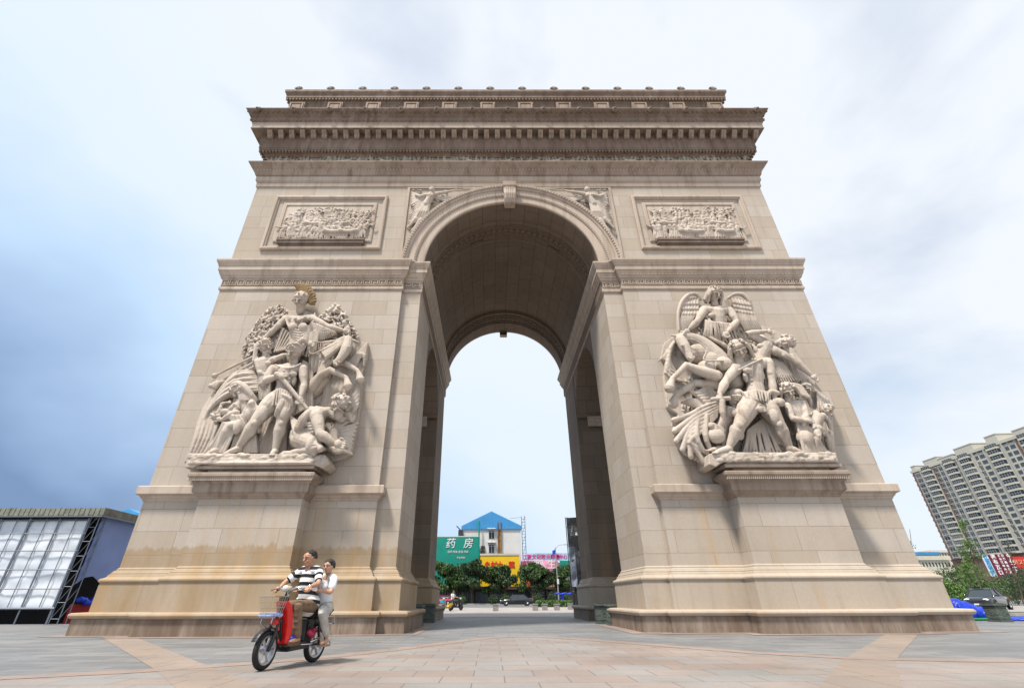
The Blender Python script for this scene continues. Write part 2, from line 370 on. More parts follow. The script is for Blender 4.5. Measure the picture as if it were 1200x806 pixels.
# great vault and upper wall
ZC=13.75; RI=3.94
b=MB(); A=arc((0,ZC),RI,180,0,48); A=[q for q in A if q[1]>13.97]; out_=[(-W,12.56),(-V,12.56),(-V,13.97),(-3.935,13.97)]+A+[(3.935,13.97),(V,13.97),(V,12.56),(W,12.56),(W,21.2),(-W,21.2)]
b.add([(x,0,z) for x,z in out_],[tuple(range(len(out_)))]); b.add([(x,D,z) for x,z in out_],[tuple(range(len(out_)))[::-1]])
b.add([(-W,0,12.56),(-W,D,12.56),(-W,D,21.2),(-W,0,21.2)],[(0,1,2,3)]); b.add([(W,0,12.56),(W,D,12.56),(W,D,21.2),(W,0,21.2)],[(0,3,2,1)])
b.build('upper_wall',ST,arch,uv=True,recalc=False)
# soffit: bands project inward
me=MB(); loops=[]
prof=[(0,RI),(1.15,RI),(1.15,3.86),(1.28,3.86),(1.28,3.92),(1.40,3.92),(1.40,3.98),(2.35,3.98),(2.35,3.92),(2.47,3.92),(2.47,3.86),(2.60,3.86),(2.60,4.02)]
prof=prof+[(D-y,r) for y,r in prof[::-1]]
n=48; vs=[]
jl=[[(x*1.0) for x in (0,)]]
for y,r in prof:
    for i in range(n+1):
        a=PI*i/n; vs.append((-r*math.cos(a),y,ZC+r*math.sin(a)))
fs=[(k*(n+1)+i,(k+1)*(n+1)+i,(k+1)*(n+1)+i+1,k*(n+1)+i+1) for k in range(len(prof)-1) for i in range(n)]
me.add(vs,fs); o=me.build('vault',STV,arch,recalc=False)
uvl=o.data.uv_layers.new(name='UVMap')
for p in o.data.polygons:
    for li in p.loop_indices:
        c=o.data.vertices[o.data.loops[li].vertex_index].co; a=math.atan2(c.z-ZC,-c.x) if not (c.x>0 and c.z-ZC<1e-4) else PI
        uvl.data[li].uv=(c.y,a*3.98+.2)
# vertical strip between impost and springing
for s in (1,-1):
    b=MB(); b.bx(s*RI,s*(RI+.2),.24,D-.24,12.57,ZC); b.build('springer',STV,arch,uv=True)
# guilloche ornament: interlaced rings on the vault bands
for yc in (1.875,D-1.875):
    b=MB(); nr=40
    for i in range(nr):
        a0=PI*(i+.5)/nr; 
        for ph in (0,):
            pts=[]
            for k in range(13):
                t=2*PI*k/12; a=a0+.052*math.cos(t); y=yc+.30*math.sin(t)
                r=3.965; pts.append((-r*math.cos(a),y,ZC+r*math.sin(a)))
            b.tube(pts,.032,5,cap=False)
            pts=[(-3.965*math.cos(a0+q),yc,ZC+3.965*math.sin(a0+q)) for q in (-.012,.012)]
            b.tube(pts,.07,6)
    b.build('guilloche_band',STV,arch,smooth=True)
# archivolt, front and rear
for sg,y0 in ((-1,0),(1,D)):
    b=MB(); prof=[(RI,-.02),(RI,.10),(4.00,.12),(4.30,.12),(4.32,.16),(4.38,.17),(4.40,.19),(4.68,.19),(4.70,.24),(4.78,.27),(4.88,.33),(4.95,.34),(4.97,.30),(4.97,-.02)]; n=64; vs=[]
    for r,o in prof:
        for i in range(n+1):
            a=R(2.5)+(PI-R(5))*i/n; vs.append((-r*math.cos(a),y0+sg*o,ZC+r*math.sin(a)))
    fs=[(k*(n+1)+i,k*(n+1)+i+1,(k+1)*(n+1)+i+1,(k+1)*(n+1)+i) for k in range(len(prof)-1) for i in range(n)]
    b.add(vs,fs); ao=b.build('archivolt',STM,arch,uv=True)
    for r,cnt,rr,o in ((4.35,110,.04,.165),(4.83,96,.055,.30)):
        b=MB()
        for i in range(cnt):
            a=R(4)+(PI-R(8))*(i+.5)/cnt; b.ball((-r*math.cos(a),y0+sg*o,ZC+r*math.sin(a)),rr,6,4)
        b.build('bead_course',STM,ao,smooth=True)
    # keystone console
    b=MB(); ky=lambda o:y0+sg*o
    b.add([(x*k,ky(o),z) for (k,o,z) in ((.25,0,17.42),(.25,.38,17.42),(.26,.48,17.6),(.27,.52,17.9),(.29,.44,18.2),(.30,.42,18.45),(.33,.48,18.5),(.33,.52,18.74),(.33,0,18.74)) for x in (-1,1)],
        [(2*i,2*i+1,2*i+3,2*i+2) for i in range(8)]+[tuple(range(0,18,2)),tuple(range(17,0,-2))])
    for x in (-.17,-.085,0,.085,.17): b.tube([(x,ky(.39),17.45),(x,ky(.49),17.62),(x,ky(.53),17.9),(x,ky(.45),18.2),(x,ky(.43),18.42)],.03,6)
    b.build('keystone',STM,ao,bevel=.01)
# impost entablature with fret frieze
F3=[(-W,0),(-V,0),(-V,.22),(-J,.22),(-J,D-.22),(-V,D-.22),(-V,D),(-W,D)]
imp_p=[(0,12.50),(.05,12.52),(.06,12.56),(.06,12.66),(.03,12.70),(.02,12.72),(.02,13.04),(.05,13.06),(.06,13.10),(.10,13.12),(.11,13.17),(.14,13.22),(.19,13.33),(.21,13.42),(.25,13.45),(.25,13.66),(.28,13.68),(.29,13.74),(.32,13.78),(.37,13.90),(.37,13.98),(.33,14.0),(-.2,14.03)]
def fret(b,p0,p1,z0,h,nrm,d=.05):
    p0=Vector(p0); p1=Vector(p1); L=(p1-p0).length; u=(p1-p0)/L; n=max(1,round(L/(h*1.12))); w=L/n; t=h*.085; nv=Vector(nrm)
    cnt=[0]
    def seg(x0,x1,za,zb):
        cnt[0]+=1; dk=d*(.88+.045*(cnt[0]%6)); za+=.0007*(cnt[0]%7); x0+=.0006*(cnt[0]%5)
        a=p0+u*x0; c=p0+u*x1; vs=[]
        for q in (-.004*(1+cnt[0]%6),dk):
            for pt,z in ((a,za),(c,za),(c,zb),(a,zb)): vs.append((pt.x+nv.x*q,pt.y+nv.y*q,z))
        b.add(vs,[(4,5,6,7),(0,1,5,4),(1,2,6,5),(2,3,7,6),(3,0,4,7)])
    for i in range(n):
        x=i*w; z=z0
        seg(x,x+t*1.3,z+.04*h,z+.90*h); seg(x,x+w*.86,z+.82*h,z+.90*h+t*.3); seg(x+w*.78,x+w*.78+t*1.3,z+.24*h,z+.82*h); seg(x+w*.30,x+w*.78,z+.24*h,z+.24*h+t*1.3)
        seg(x+w*.30,x+w*.30+t*1.3,z+.24*h,z+.62*h); seg(x+w*.30,x+w*.60,z+.55*h,z+.62*h+t*.3); seg(x,x+w,z+.02*h,z+.02*h+t)
for sx in (1,-1):
    e_=MB(); e_.sweep(mir(F3,sx,1),imp_p); io=e_.build('impost_cornice',STM,arch,uv=True)
    f=MB(); k=.022
    fr=mir(F3,sx,1); m_=len(fr)
    for i in range(m_):
        a=fr[i]; c=fr[(i+1)%m_]
        dx,dy=c[0]-a[0],c[1]-a[1]; L=math.hypot(dx,dy)
        if L<.5: continue
        nv=(dy/L,-dx/L,0)
        if a[1]>11.9 and c[1]>11.9: continue
        fret(f,(a[0]+nv[0]*k,a[1]+nv[1]*k,0),(c[0]+nv[0]*k,c[1]+nv[1]*k,0),12.73,.31,nv)
    f.build('fret_band',STM,io)
    f=MB()
    for i in range(m_):
        a=Vector((*fr[i],0)); c=Vector((*fr[(i+1)%m_],0)); L=(c-a).length; u=(c-a)/L; nv=Vector((u.y,-u.x,0))
        if L<.5: continue
        for j in range(int(L/.16)):
            f.box(a+u*(j+.5)*.16+nv*.155+Vector((0,0,13.26)),(.10,.03,.08),rz=math.atan2(u.y,u.x))
    f.build('leaf_course',STM,io)
# architrave, frieze, main cornice, attic
F4=[(-W,0),(W,0),(W,D),(-W,D)]
ent=empty('entablature',parent=arch)
arc_p=[(-.01,18.84),(.06,18.88),(.06,19.12),(.03,19.14),(.09,19.17),(.10,19.22),(.13,19.24),(.13,19.50),(.16,19.53),(.20,19.57),(.22,19.66),(.25,19.78),(.27,19.86),(.33,19.90),(.45,20.05),(.53,20.13),(.54,20.19),(.50,20.21),(-.1,20.24)]
b=MB(); b.sweep(F4,[q for q in arc_p if q[1]<19.54]); b.build('architrave',STM,ent,uv=True)
b=MB(); b.sweep(F4,[q for q in arc_p if q[1]>=19.5]); b.build('architrave_cornice',STA,ent,uv=True)
b=MB(); b.sweep(F4,[(-.002,20.2),(-.002,21.1)]); b.build('frieze',STF,ent,uv=True)
cor_p=[(-.01,21.02),(.06,21.04),(.10,21.10),(.22,21.22),(.30,21.26),(.36,21.27),(.36,21.36),(.39,21.38),(.39,21.86),(.42,21.90),(.44,21.94),(.44,22.36),(.86,22.37),(.86,22.38),(.84,22.40),(.84,22.70),(.87,22.72),(.87,22.78),(.90,22.80),(.95,22.90),(.99,22.98),(.95,23.02),(.92,23.06),(.92,23.20),(.98,23.26),(1.0,23.30),(1.03,23.31),(1.10,23.38),(1.19,23.44),(1.22,23.49),(1.22,23.54),(-.3,23.75)]
b=MB(); b.sweep(F4,[q for q in cor_p if q[1]<=22.401]); b.sweep(F4,[q for q in cor_p if q[1]>=22.779]); co_=b.build('main_cornice',STD,ent,uv=True)
b=MB(); b.sweep(F4,[q for q in cor_p if 22.39<q[1]<22.785]); b.build('corona',STM,co_,uv=True)
att_p=[(-.10,23.55),(-.10,25.86),(-.06,25.90),(-.04,26.0),(.04,26.10),(.12,26.15),(.13,26.17),(.13,26.38),(.15,26.41),(.20,26.50),(.24,26.58),(.24,26.76),(.2,26.78),(-.6,26.80)]
b=MB(); b.sweep(F4,att_p,topcap=True); at_=b.build('attic',STD,ent,uv=True)
def around(step,off,sides=True):
    """stations along front and both sides: (x,y,normal angle)"""
    r=[]; L=2*(W+off); n=int(L/step)
    for i in range(n+1): r.append((-L/2+L*i/n,-off,0))
    if sides:
        L2=D+2*off; m=int(L2/step)
        for i in range(1,m):
            y=-off+L2*i/m; r.append((W+off,y,R(90))); r.append((-W-off,y,R(-90)))
    return r
# modillions
mo=MB(); 
mo.add([(x,y,z) for x in (-.13,.13) for (y,z) in ((.0,0),(.0,-.40),(-.10,-.40),(-.16,-.36),(-.20,-.26),(-.30,-.16),(-.34,-.06),(-.34,0))],
   [tuple(range(8)),tuple(range(15,7,-1))]+[(i,i+8,(i+1)%8+8,(i+1)%8) for i in range(8)])
mo.tube([(0,-.02,-.38),(0,-.14,-.38),(0,-.19,-.27),(0,-.31,-.14)],.035,6)
mo_me=None
st=around(.565,.44)
for i,(x,y,a) in enumerate(st[1:-1] if len(st)<102 else st[1:101]):
    if mo_me is None: q=mo.build('modillion',STA,co_,bevel=.01); mo_me=q.data
    else: q=bpy.data.objects.new('modillion',mo_me); COL.objects.link(q); q.parent=co_
    q.location=(x,y,22.36); q.rotation_euler=(0,0,a)
# lion heads on the gutter
lh=MB(); lh.ball((0,-.02,0),(.15,.12,.16),10,8); lh.ball((0,-.13,-.04),(.07,.07,.06),8,6)
for i in range(11):
    a=2*PI*i/11; lh.ball((.14*math.cos(a),-.0,.15*math.sin(a)),(.05,.06,.05),6,4)
lh.ball((-.09,-.05,.12),(.035,.03,.04),6,4); lh.ball((.09,-.05,.12),(.035,.03,.04),6,4)
lm=None; n=15
for i in range(n):
    x=-13.3+26.6*i/(n-1)
    if lm is None: q=lh.build('lion_head',STD,co_,smooth=True); lm=q.data
    else: q=bpy.data.objects.new('lion_head',lm); COL.objects.link(q); q.parent=co_
    q.location=(x,-1.15,23.46)
# cornice leaf ornament strip (cyma) and dentils of attic
b=MB()
for (x,y,a) in around(.22,.93):
    b.ball((x,y,22.90),(.08,.05,.06) if a==0 else (.05,.08,.06),6,4)
for (x,y,a) in around(.26,1.11):
    b.ball((x,y,23.37),(.09,.05,.05) if a==0 else (.05,.09,.05),6,4)
for (x,y,a) in around(.17,.30): b.box((x,y,21.18),(.09,.12,.09),rz=a)
b.build('leaf_course',STD,co_)
b=MB()
for (x,y,a) in around(.19,.06): b.box((x,y,26.06),(.10,.10,.11),rz=a)
b.build('dentil_course',STD,at_)
b=MB()
for (x,y,a) in around(.16,.26): b.ball((x,y,19.87),(.06,.04,.05) if a==0 else (.04,.06,.05),6,4)
b.build('leaf_course',STM,ent)
# attic shield blocks
sb=MB(); sb.box((0,-.07,0),(.86,.16,1.7),mi=0); 
for z in (.74,-.74): sb.box((0,-.17,z),(.74,.05,.07))
for x in (-.34,.34): sb.box((x,-.17,0),(.07,.05,1.40))
sb.box((0,-.16,.32),(.46,.05,.5)); smm=None
for i in range(12):
    x=-12.1+24.2*i/11
    if smm is None: q=sb.build('attic_block',STA,at_); smm=q.data
    else: q=bpy.data.objects.new('attic_block',smm); COL.objects.link(q); q.parent=at_
    q.location=(x,.09,24.98)
af=MB(); af.ball((0,0,.10),(.17,.06,.16),8,6)
for i in range(7):
    a=R(15+150*i/6); af.tube([(0,-.03,0),(.22*math.cos(a),-.03,.04+.22*math.sin(a))],[.02,.035],6)
am=None
for i in range(14):
    x=-12.2+24.4*i/13
    if am is None: q=af.build('antefix',STD,at_,smooth=True); am=q.data
    else: q=bpy.data.objects.new('antefix',am); COL.objects.link(q); q.parent=at_
    q.location=(x,-.19,26.80)
# wall panels with frames
def crowd(b,x0,x1,z0,z1,y,seed,n,h,horse=0,tree=0,dens=1.):
    """little carved people, horses, banners in relief"""
    q=random.Random(seed)
    for i in range(n):
        x=x0+(x1-x0)*(i+.5)/n+q.uniform(-.08,.08); hh=h*q.uniform(.78,1.0); zb=z0+q.choice((0,0,.06,.15))*h; lean=q.uniform(-.14,.14)*h; d=q.uniform(.04,.09)*min(1.2,h/.9)
        r=hh*.085; hd=(x+lean,y-d,zb+hh*.91); ch=(x+lean*.7,y-d*.8,zb+hh*.70); pe=(x,y-d*.7,zb+hh*.48)
        b.ball(hd,(r*.85,r*.8,r),7,6); b.tube([pe,ch,(x+lean*.85,y-d*.8,zb+hh*.80)],[r*1.15,r*1.5,r*.8],7)
        for s in (-1,1):
            k=q.uniform(-.2,.2)*hh; b.tube([pe,(x+s*.05*hh+k*.6,y-d*.9,zb+hh*.25),(x+s*.08*hh+k*.4,y-d*.6,zb)],[r*.85,r*.62,r*.42],6)
            a=q.uniform(-2.2,1.); e1=Vector((ch[0]+s*r*1.7,ch[1],ch[2]+r*.3)); e2=e1+Vector((s*.12*math.cos(a),-.03,.12*math.sin(a)))*hh*1.3; e3=e2+Vector((q.uniform(-.15,.2)*s,-.02,q.uniform(-.1,.2)))*hh
            b.tube([e1,e2,e3],[r*.6,r*.48,r*.36],6)
        if q.random()<.35: b.tube([(x+.1*hh,y-d,zb),(x+q.uniform(-.2,.4)*hh,y-d*.7,zb+hh*1.15)],.018,5)
        if q.random()<.5:
            for k in range(4): b.tube([(x+(k-1.5)*r*.7,y-d*1.1,zb+hh*.55),(x+(k-1.5)*r*1.2,y-d,zb+hh*.08)],[.5*r,.4*r],5)
    for i in range(horse):
        x=x0+(x1-x0)*q.uniform(.15,.85); zb=z0; s=q.choice((-1,1)); L=h*.62
        b.tube([(x-s*L*.5,y-.08,zb+h*.42),(x,y-.1,zb+h*.40),(x+s*L*.45,y-.1,zb+h*.45)],[h*.12,h*.11,h*.13],8)
        b.tube([(x+s*L*.45,y-.1,zb+h*.48),(x+s*L*.7,y-.1,zb+h*.75),(x+s*L*.95,y-.1,zb+h*.66)],[h*.1,h*.065,h*.04],8)
        for k,xx in enumerate((-.5,-.38,.35,.5)): b.tube([(x+s*L*xx,y-.08,zb+h*.36),(x+s*L*(xx+.1),y-.08,zb+h*.2),(x+s*L*(xx+.0),y-.06,zb+.02)],[h*.05,h*.03,h*.022],6)
    for i in range(tree):
        x=q.uniform(x0,x1); z=z1-q.uniform(.05,.3)
        for k in range(14): b.ball((x+q.uniform(-.4,.4),y-.03-q.uniform(0,.05),z+q.uniform(-.12,.1)),q.uniform(.03,.07),6,4)
for sx,seed in ((-1,3),(1,8)):
    xc=sx*8.77; pn=empty('relief_panel',parent=arch)
    b=MB(); o=[(xc-2.76,0),(xc+2.76,0)]
    def frame(b,x0,x1,z0,z1,prof,y=0):
        pts=[(x0,z0),(x1,z0),(x1,z1),(x0,z1)]; vs=[]
        for o,d in prof:   # o inward distance, d projection
            for (x,z),(ux,uz) in zip(pts,((1,1),(-1,1),(-1,-1),(1,-1))): vs.append((x+ux*o,y-d,z+uz*o))
        b.add(vs,[(4*k+i,4*k+(i+1)%4,4*k+4+(i+1)%4,4*k+4+i) for k in range(len(prof)-1) for i in range(4)])
    frame(b,xc-2.76,xc+2.76,14.76,18.18,[(0,-.01),(0,.10),(.05,.13),(.13,.13),(.15,.08),(.20,.06),(.22,.02),(.22,-.06)]); b.build('frame',STM,pn,uv=True)
    b=MB(); frame(b,xc-2.28,xc+2.28,15.22,17.72,[(0,-.06),(0,.05),(.06,.07),(.16,.07),(.18,.03),(.24,.02),(.26,-.06)]); b.build('inner_frame',STM,pn,uv=True)
    b=MB(); b.bx(xc-2.02,xc+2.02,-.03,-.26,15.16,15.26); b.bx(xc-2.0,xc+2.0,-.03,-.22,15.02,15.158); b.bx(xc-1.9,xc+1.9,-.03,-.14,14.94,15.018); b.build('panel_shelf',STD,pn,uv=True,bevel=.012)
    b=MB(); b.bx(xc-2.04,xc+2.04,.03,-.035,15.26,17.50)
    crowd(b,xc-1.95,xc+1.95,15.28,17.46,-.035,seed,26,1.12,horse=3); crowd(b,xc-1.85,xc+1.85,15.85,17.46,-.02,seed+50,22,1.0,horse=2); crowd(b,xc-1.85,xc+1.85,16.4,17.46,-.01,seed+90,16,.85,tree=4)
    for i in range(6):
        xx=xc+rnd.uniform(-1.2,1.2); b.tube([(xx,-.1,15.6),(xx+rnd.uniform(-.6,.9),-.1,17.2)],.022,5)
    b.remesh('relief_scene',.018,STS,pn,smooth=1,fac=.3)
# frieze figures: processions in short lengths
b=MB(); crowd(b,-12.5,12.5,20.24,21.0,.0,77,120,.92,horse=8); b.build('frieze_figures',STF,ent,smooth=True)
# spandrel panels with flying victories
for sx in (-1,1):
    sp=empty('spandrel',parent=arch)
    b=MB(); b.bx(sx*4.98,sx*5.10,-.07,.01,14.1,18.80); b.bx(sx*.45,sx*4.98,-.07,.01,18.74,18.80); b.build('frame',STM,sp,uv=True)
    b=MB(); X=lambda x:sx*x
    T=lambda pts,r:b.tube([(X(x),-d,z) for x,z,d in pts],r,8)
    b.ball((X(3.82),-.30,18.36),(.13,.14,.17),9,8); T([(3.82,18.24,.24),(3.86,18.05,.22)],[.07,.09]); b.ball((X(3.86),-.27,18.46),(.15,.1,.1),8,6)
    T([(3.88,18.05,.20),(3.97,17.72,.22),(4.08,17.42,.2)],[.20,.17,.19]); b.ball((X(3.8),-.33,17.92),.09,8,6); b.ball((X(3.98),-.33,17.94),.09,8,6)
    T([(3.72,18.12,.22),(3.30,18.22,.24),(2.85,18.38,.2),(2.62,18.47,.2)],[.10,.08,.055,.045]); T([(2.72,18.42,.2),(2.1,18.56,.15),(1.7,18.6,.13)],[.03,.035,.05])
    T([(4.05,18.08,.22),(4.42,17.95,.24),(4.62,18.1,.2)],[.10,.08,.06])
    for k in range(9):
        q=k/8; T([(3.92+q*.26,17.5,.2+.04*(k%2)),(3.95+q*.42,16.9,.24+.04*(k%2)),(4.15+q*.5,16.3,.16)],[.07,.075,.05])
    T([(4.25,16.4,.22),(4.5,15.9,.2),(4.62,15.75,.2)],[.11,.08,.06]); T([(4.5,16.5,.2),(4.75,16.1,.18),(4.85,15.95,.18)],[.1,.07,.05])
    for k in range(6): T([(4.0,18.0,.1),(4.4-.05*k,17.7-.02*k,.12),(4.78-.02*k,17.6-.17*k,.1)],[.05,.09,.03])
    for k in range(5): T([(3.7,18.0,.1),(3.3,17.95-.03*k,.1),(2.9-.02*k,17.98-.0*k,.06)],[.05,.06,.03])
    for k in range(5): T([(4.3,17.3-.1*k,.12),(4.6,17.0-.12*k,.14),(4.86,16.9-.14*k,.06)],[.05,.06,.03])
    g=random.Random(31)
    for k in range(60):
        x=g.uniform(3.0,4.85); z=g.uniform(15.9,18.6)
        if math.hypot(x,z-ZC)<5.12: continue
        a=g.uniform(0,PI); T([(x-.09*math.cos(a),z-.09*math.sin(a),.03),(x,z,.09),(x+.09*math.cos(a),z+.09*math.sin(a),.04)],[.02,.045,.02])
    for k in range(10): T([(4.0,17.95,.14),(4.5,18.15-.05*k,.14),(4.86,18.45-.10*k,.06)],[.05,.06,.03])
    for k in range(7): T([(3.6,18.02,.12),(3.2,18.0-.04*k,.12),(2.8-.05*k,18.12-.02*k,.05)],[.04,.05,.03])
    b.remesh('victory_figure',.022,STS,sp,smooth=1,fac=.3)
# ================================================================ carved groups in high relief
class Clay(MB):
    """shapes placed by (u,v,d): u,v on the enlarged photo grid, d metres in front of the wall; turned into real coordinates"""
    def __init__(s,ox,oy,k): super().__init__(); s.ox,s.oy,s.k=ox,oy,k; s.last=.4
    def P(s,p):
        d=p[2] if len(p)>2 else s.last
        return aty(s.ox+p[0]/s.k,s.oy+p[1]/s.k,-d)
    def L(s,r): return r/118.
    def T(s,pts,r,n=9,d=None):
        r=r if isinstance(r,(list,tuple)) else [r]*len(pts)
        pts=[p if len(p)>2 else (p[0],p[1],d if d is not None else s.last) for p in pts]
        # Catmull-Rom for soft bends
        W_=[s.P(p) for p in pts]; R_=[s.L(x) for x in r]
        if len(W_)>2:
            o=[];q=[]
            for i in range(len(W_)-1):
                a=W_[max(i-1,0)];b=W_[i];c=W_[i+1];e=W_[min(i+2,len(W_)-1)]
                for t in (0,.34,.67):
                    o.append(.5*((2*b)+(c-a)*t+(2*a-5*b+4*c-e)*t*t+(3*b-a-3*c+e)*t**3)); q.append(R_[i]+(R_[i+1]-R_[i])*t)
            o.append(W_[-1]); q.append(R_[-1]); W_,R_=o,q
        s.tube(W_,R_,n)
    def limb(s,pts,r,n=16):   # straight-ish segments with joint bulges
        s.tube([s.P(p) for p in pts],[s.L(x) for x in r],max(n,14))
    def E(s,p,r,rot=0):
        r=r if isinstance(r,(tuple,list)) else (r,r,r)
        s.ball(s.P(p),tuple(s.L(x) for x in r),12,9,M=Matrix.Rotation(R(rot),3,'Y') if rot else None)
    def fold(s,A,B,n,r,dd=.05,taper=.6,bow=0):
        _d=lambda C:sum(math.dist(C[i][:2],C[i+1][:2]) for i in range(len(C)-1))/max(n-1,1)
        wa,wb=_d(A)*.62,_d(B)*.62
        """cloth: n ridges running between curve A and curve B (both lists of (u,v,d))"""
        def on(C,t):
            f=t*(len(C)-1); i=min(int(f),len(C)-2); f-=i; return [C[i][k]*(1-f)+C[i+1][k]*f for k in range(3)]
        md=sum(p[2] for p in list(A)+list(B))/(len(A)+len(B)); slab_from(s,[p[:2] for p in A]+[p[:2] for p in B][::-1],-(md-.22),md-.06)
        n=2*n-1; wa*=.62; wb*=.62; r=r*.8
        for j in range(n):
            t=j/(n-1) if n>1 else .5; a=on(A,t); b=on(B,t); h=dd*(1.35 if j%2 else -1.0); m=[(a[k]+b[k])/2 for k in range(3)]
            m[0]+=bow*math.sin(t*7+j)*.5; m[1]+=bow; m[2]+=h
            s.T([(a[0],a[1],a[2]+h*.3),tuple(m),(b[0],b[1],b[2]+h)],[max(r*taper*.8,wa),max(r*.6,(wa+wb)/2),max(r*.55,wb)],8)
    def head(s,u,v,d,r,look=0,tilt=0,hair='short',beard=False,female=False):
        """look: -1 left .. 1 right (fraction of profile); tilt in degrees (clockwise)"""
        c=s.P((u,v+3,d)); q=r/104*1.08
        M=Matrix.Rotation(R(tilt),3,'Y')@Matrix.Rotation(R(look*75),3,'Z')@Matrix.Rotation(R(38),3,'X')
        def pb(p,rr): s.ball(c+M@(Vector(p)*q),tuple(x*q for x in (rr if isinstance(rr,(tuple,list)) else (rr,rr,rr))),10,8,M=M)
        pb((0,.22,.12),(.80,.86,.98)); pb((0,-.06,-.20),(.64,.52,.62)); pb((0,-.40,-.66),(.26,.20,.17)); pb((0,-.15,-.50),(.50,.40,.30)); pb((0,-.40,.54),(.55,.26,.30))     # skull, face, chin
        s.tube([c+M@(Vector(p)*q) for p in ((0,-.70,.26),(0,-.98,-.14),(0,-.72,-.24))],[.10*q,.14*q,.10*q],7)
        for x in (-1,1):
            pb((.38*x,-.46,-.22),(.22,.22,.17)); pb((.29*x,-.58,.06),(.12,.09,.07)); s.tube([c+M@(Vector(p)*q) for p in ((.08*x,-.76,.26),(.34*x,-.76,.32),(.60*x,-.50,.22))],[.07*q,.09*q,.06*q],7); pb((.80*x,.05,.0),(.08,.16,.24))
        pb((0,-.52,-.42),(.20,.13,.05)); pb((0,-.53,-.53),(.16,.13,.055))
        if hair in('short','curly','long'):
            g=random.Random(int(u*7+v)); 
            for i in range(90 if hair!='short' else 40):
                a=g.uniform(0,2*PI); z=g.uniform(-.1 if hair=='short' else -.5,1.05); rr=math.sqrt(max(.05,1-(z/1.12)**2))*.92
                x,y=rr*math.cos(a),rr*math.sin(a)*1.02
                if y<-.35 and z<.70: continue
                pb((x,y+.1,z*.98+.1),g.uniform(.10,.15))
        if hair=='long':
            g=random.Random(int(u+v))
            for i in range(16):
                a=R(-20+220*i/15); x,y=.9*math.cos(a),.9*math.sin(a); s.tube([c+M@(Vector((x*.9,y,.5))*q),c+M@(Vector((x*1.12,y,-.1))*q),c+M@(Vector((x*1.2+g.uniform(-.2,.2),y*1.0,-.75))*q),c+M@(Vector((x*1.0+g.uniform(-.2,.4),y*1.1,-1.2))*q)],[.16*q,.2*q,.18*q,.1*q],6)
        if beard:
            g=random.Random(5)
            for i in range(26): pb((g.uniform(-.42,.42),-.45-g.uniform(0,.25),-.55-g.uniform(0,.75)),g.uniform(.10,.18))
        s.tube([c+M@(Vector((0,.30,-.15))*q),c+Vector((0,.55,-.70))*q,c+Vector((0,.62,-1.10))*q],[.50*q,.46*q,.50*q],12)
        return c,M,q
    def hand(s,u,v,d,ang,r=9,curl=.5):
        """palm with four curled fingers and a thumb; ang: direction of the fingers on the grid, degrees"""
        c=s.P((u,v,d)); q=s.L(r); a=R(ang); f=Vector((math.cos(a),0,-math.sin(a))); w=Vector((math.sin(a),0,math.cos(a))); o=Vector((0,-1,0))
        s.ball(c,(q*.95,q*.6,q*.95),9,7)
        for i in range(4):
            b=c+f*q*.7+w*q*(i-1.5)*.48; l=q*(1.0,1.15,1.05,.8)[i]
            s.tube([b,b+f*l*.8+o*q*.15,b+f*l*(1.2-.5*curl)-o*q*.2*curl*4+o*q*.2],[q*.27,q*.25,q*.2],6)
        b=c-f*q*.1+w*q*.8; s.tube([b,b+w*q*.45+f*q*.4+o*q*.2,b+w*q*.3+f*q*1.0+o*q*.25],[q*.3,q*.27,q*.2],6)
    def torso(s,sl,sr,ch,wa,pe,d,r,abs_=True,pecs=True):
        """sl,sr shoulder points, ch chest centre, wa waist, pe pelvis"""
        s.tube([s.P((*ch,d)),s.P(((ch[0]+wa[0])/2,(ch[1]+wa[1])/2,d)),s.P((*wa,d)),s.P((*pe,d))],[s.L(x) for x in (r*1.0,r*.95,r*.80,r*.95)],14)
        s.tube([s.P((*sl,d-.05)),s.P(((sl[0]+ch[0])/2,(sl[1]+ch[1])/2-2,d+.02)),s.P((ch[0],ch[1]-4,d)),s.P(((sr[0]+ch[0])/2,(sr[1]+ch[1])/2-2,d+.02)),s.P((*sr,d-.05))],[s.L(x) for x in (r*.5,r*.62,r*.7,r*.62,r*.5)],12)
        ax=Vector((wa[0]-ch[0],wa[1]-ch[1])); ax.normalize(); px=Vector((-ax.y,ax.x))
        if pecs:
            for k in (-1,1):
                s.E((ch[0]+px.x*k*r*.46+ax.x*r*.12,ch[1]+px.y*k*r*.46+ax.y*r*.12,d+r/113*.58),(r*.50,r*.30,r*.36))
                s.E((ch[0]+px.x*k*r*.78+ax.x*r*.75,ch[1]+px.y*k*r*.78+ax.y*r*.75,d+r/104*.3),(r*.24,r*.3,r*.55))
            s.tube([s.P((sl[0]*.85+ch[0]*.15,sl[1]-r*.1,d+.10)),s.P((ch[0],ch[1]-r*.42,d+r/104*.75))],[s.L(r*.10)]*2,6)
            s.tube([s.P((sr[0]*.85+ch[0]*.15,sr[1]-r*.1,d+.10)),s.P((ch[0],ch[1]-r*.42,d+r/104*.75))],[s.L(r*.10)]*2,6)
        if abs_:
            L=math.hypot(wa[0]-ch[0],wa[1]-ch[1])+r*.6
            for j in range(4):
                for k in (-1,1):
                    t=r*.62+j*(L-r*.6)/3.6; s.E((ch[0]+ax.x*t+px.x*k*r*.21,ch[1]+ax.y*t+px.y*k*r*.21,d+r/118*(.66-.04*j)),(r*.20,r*.08,r*.17))
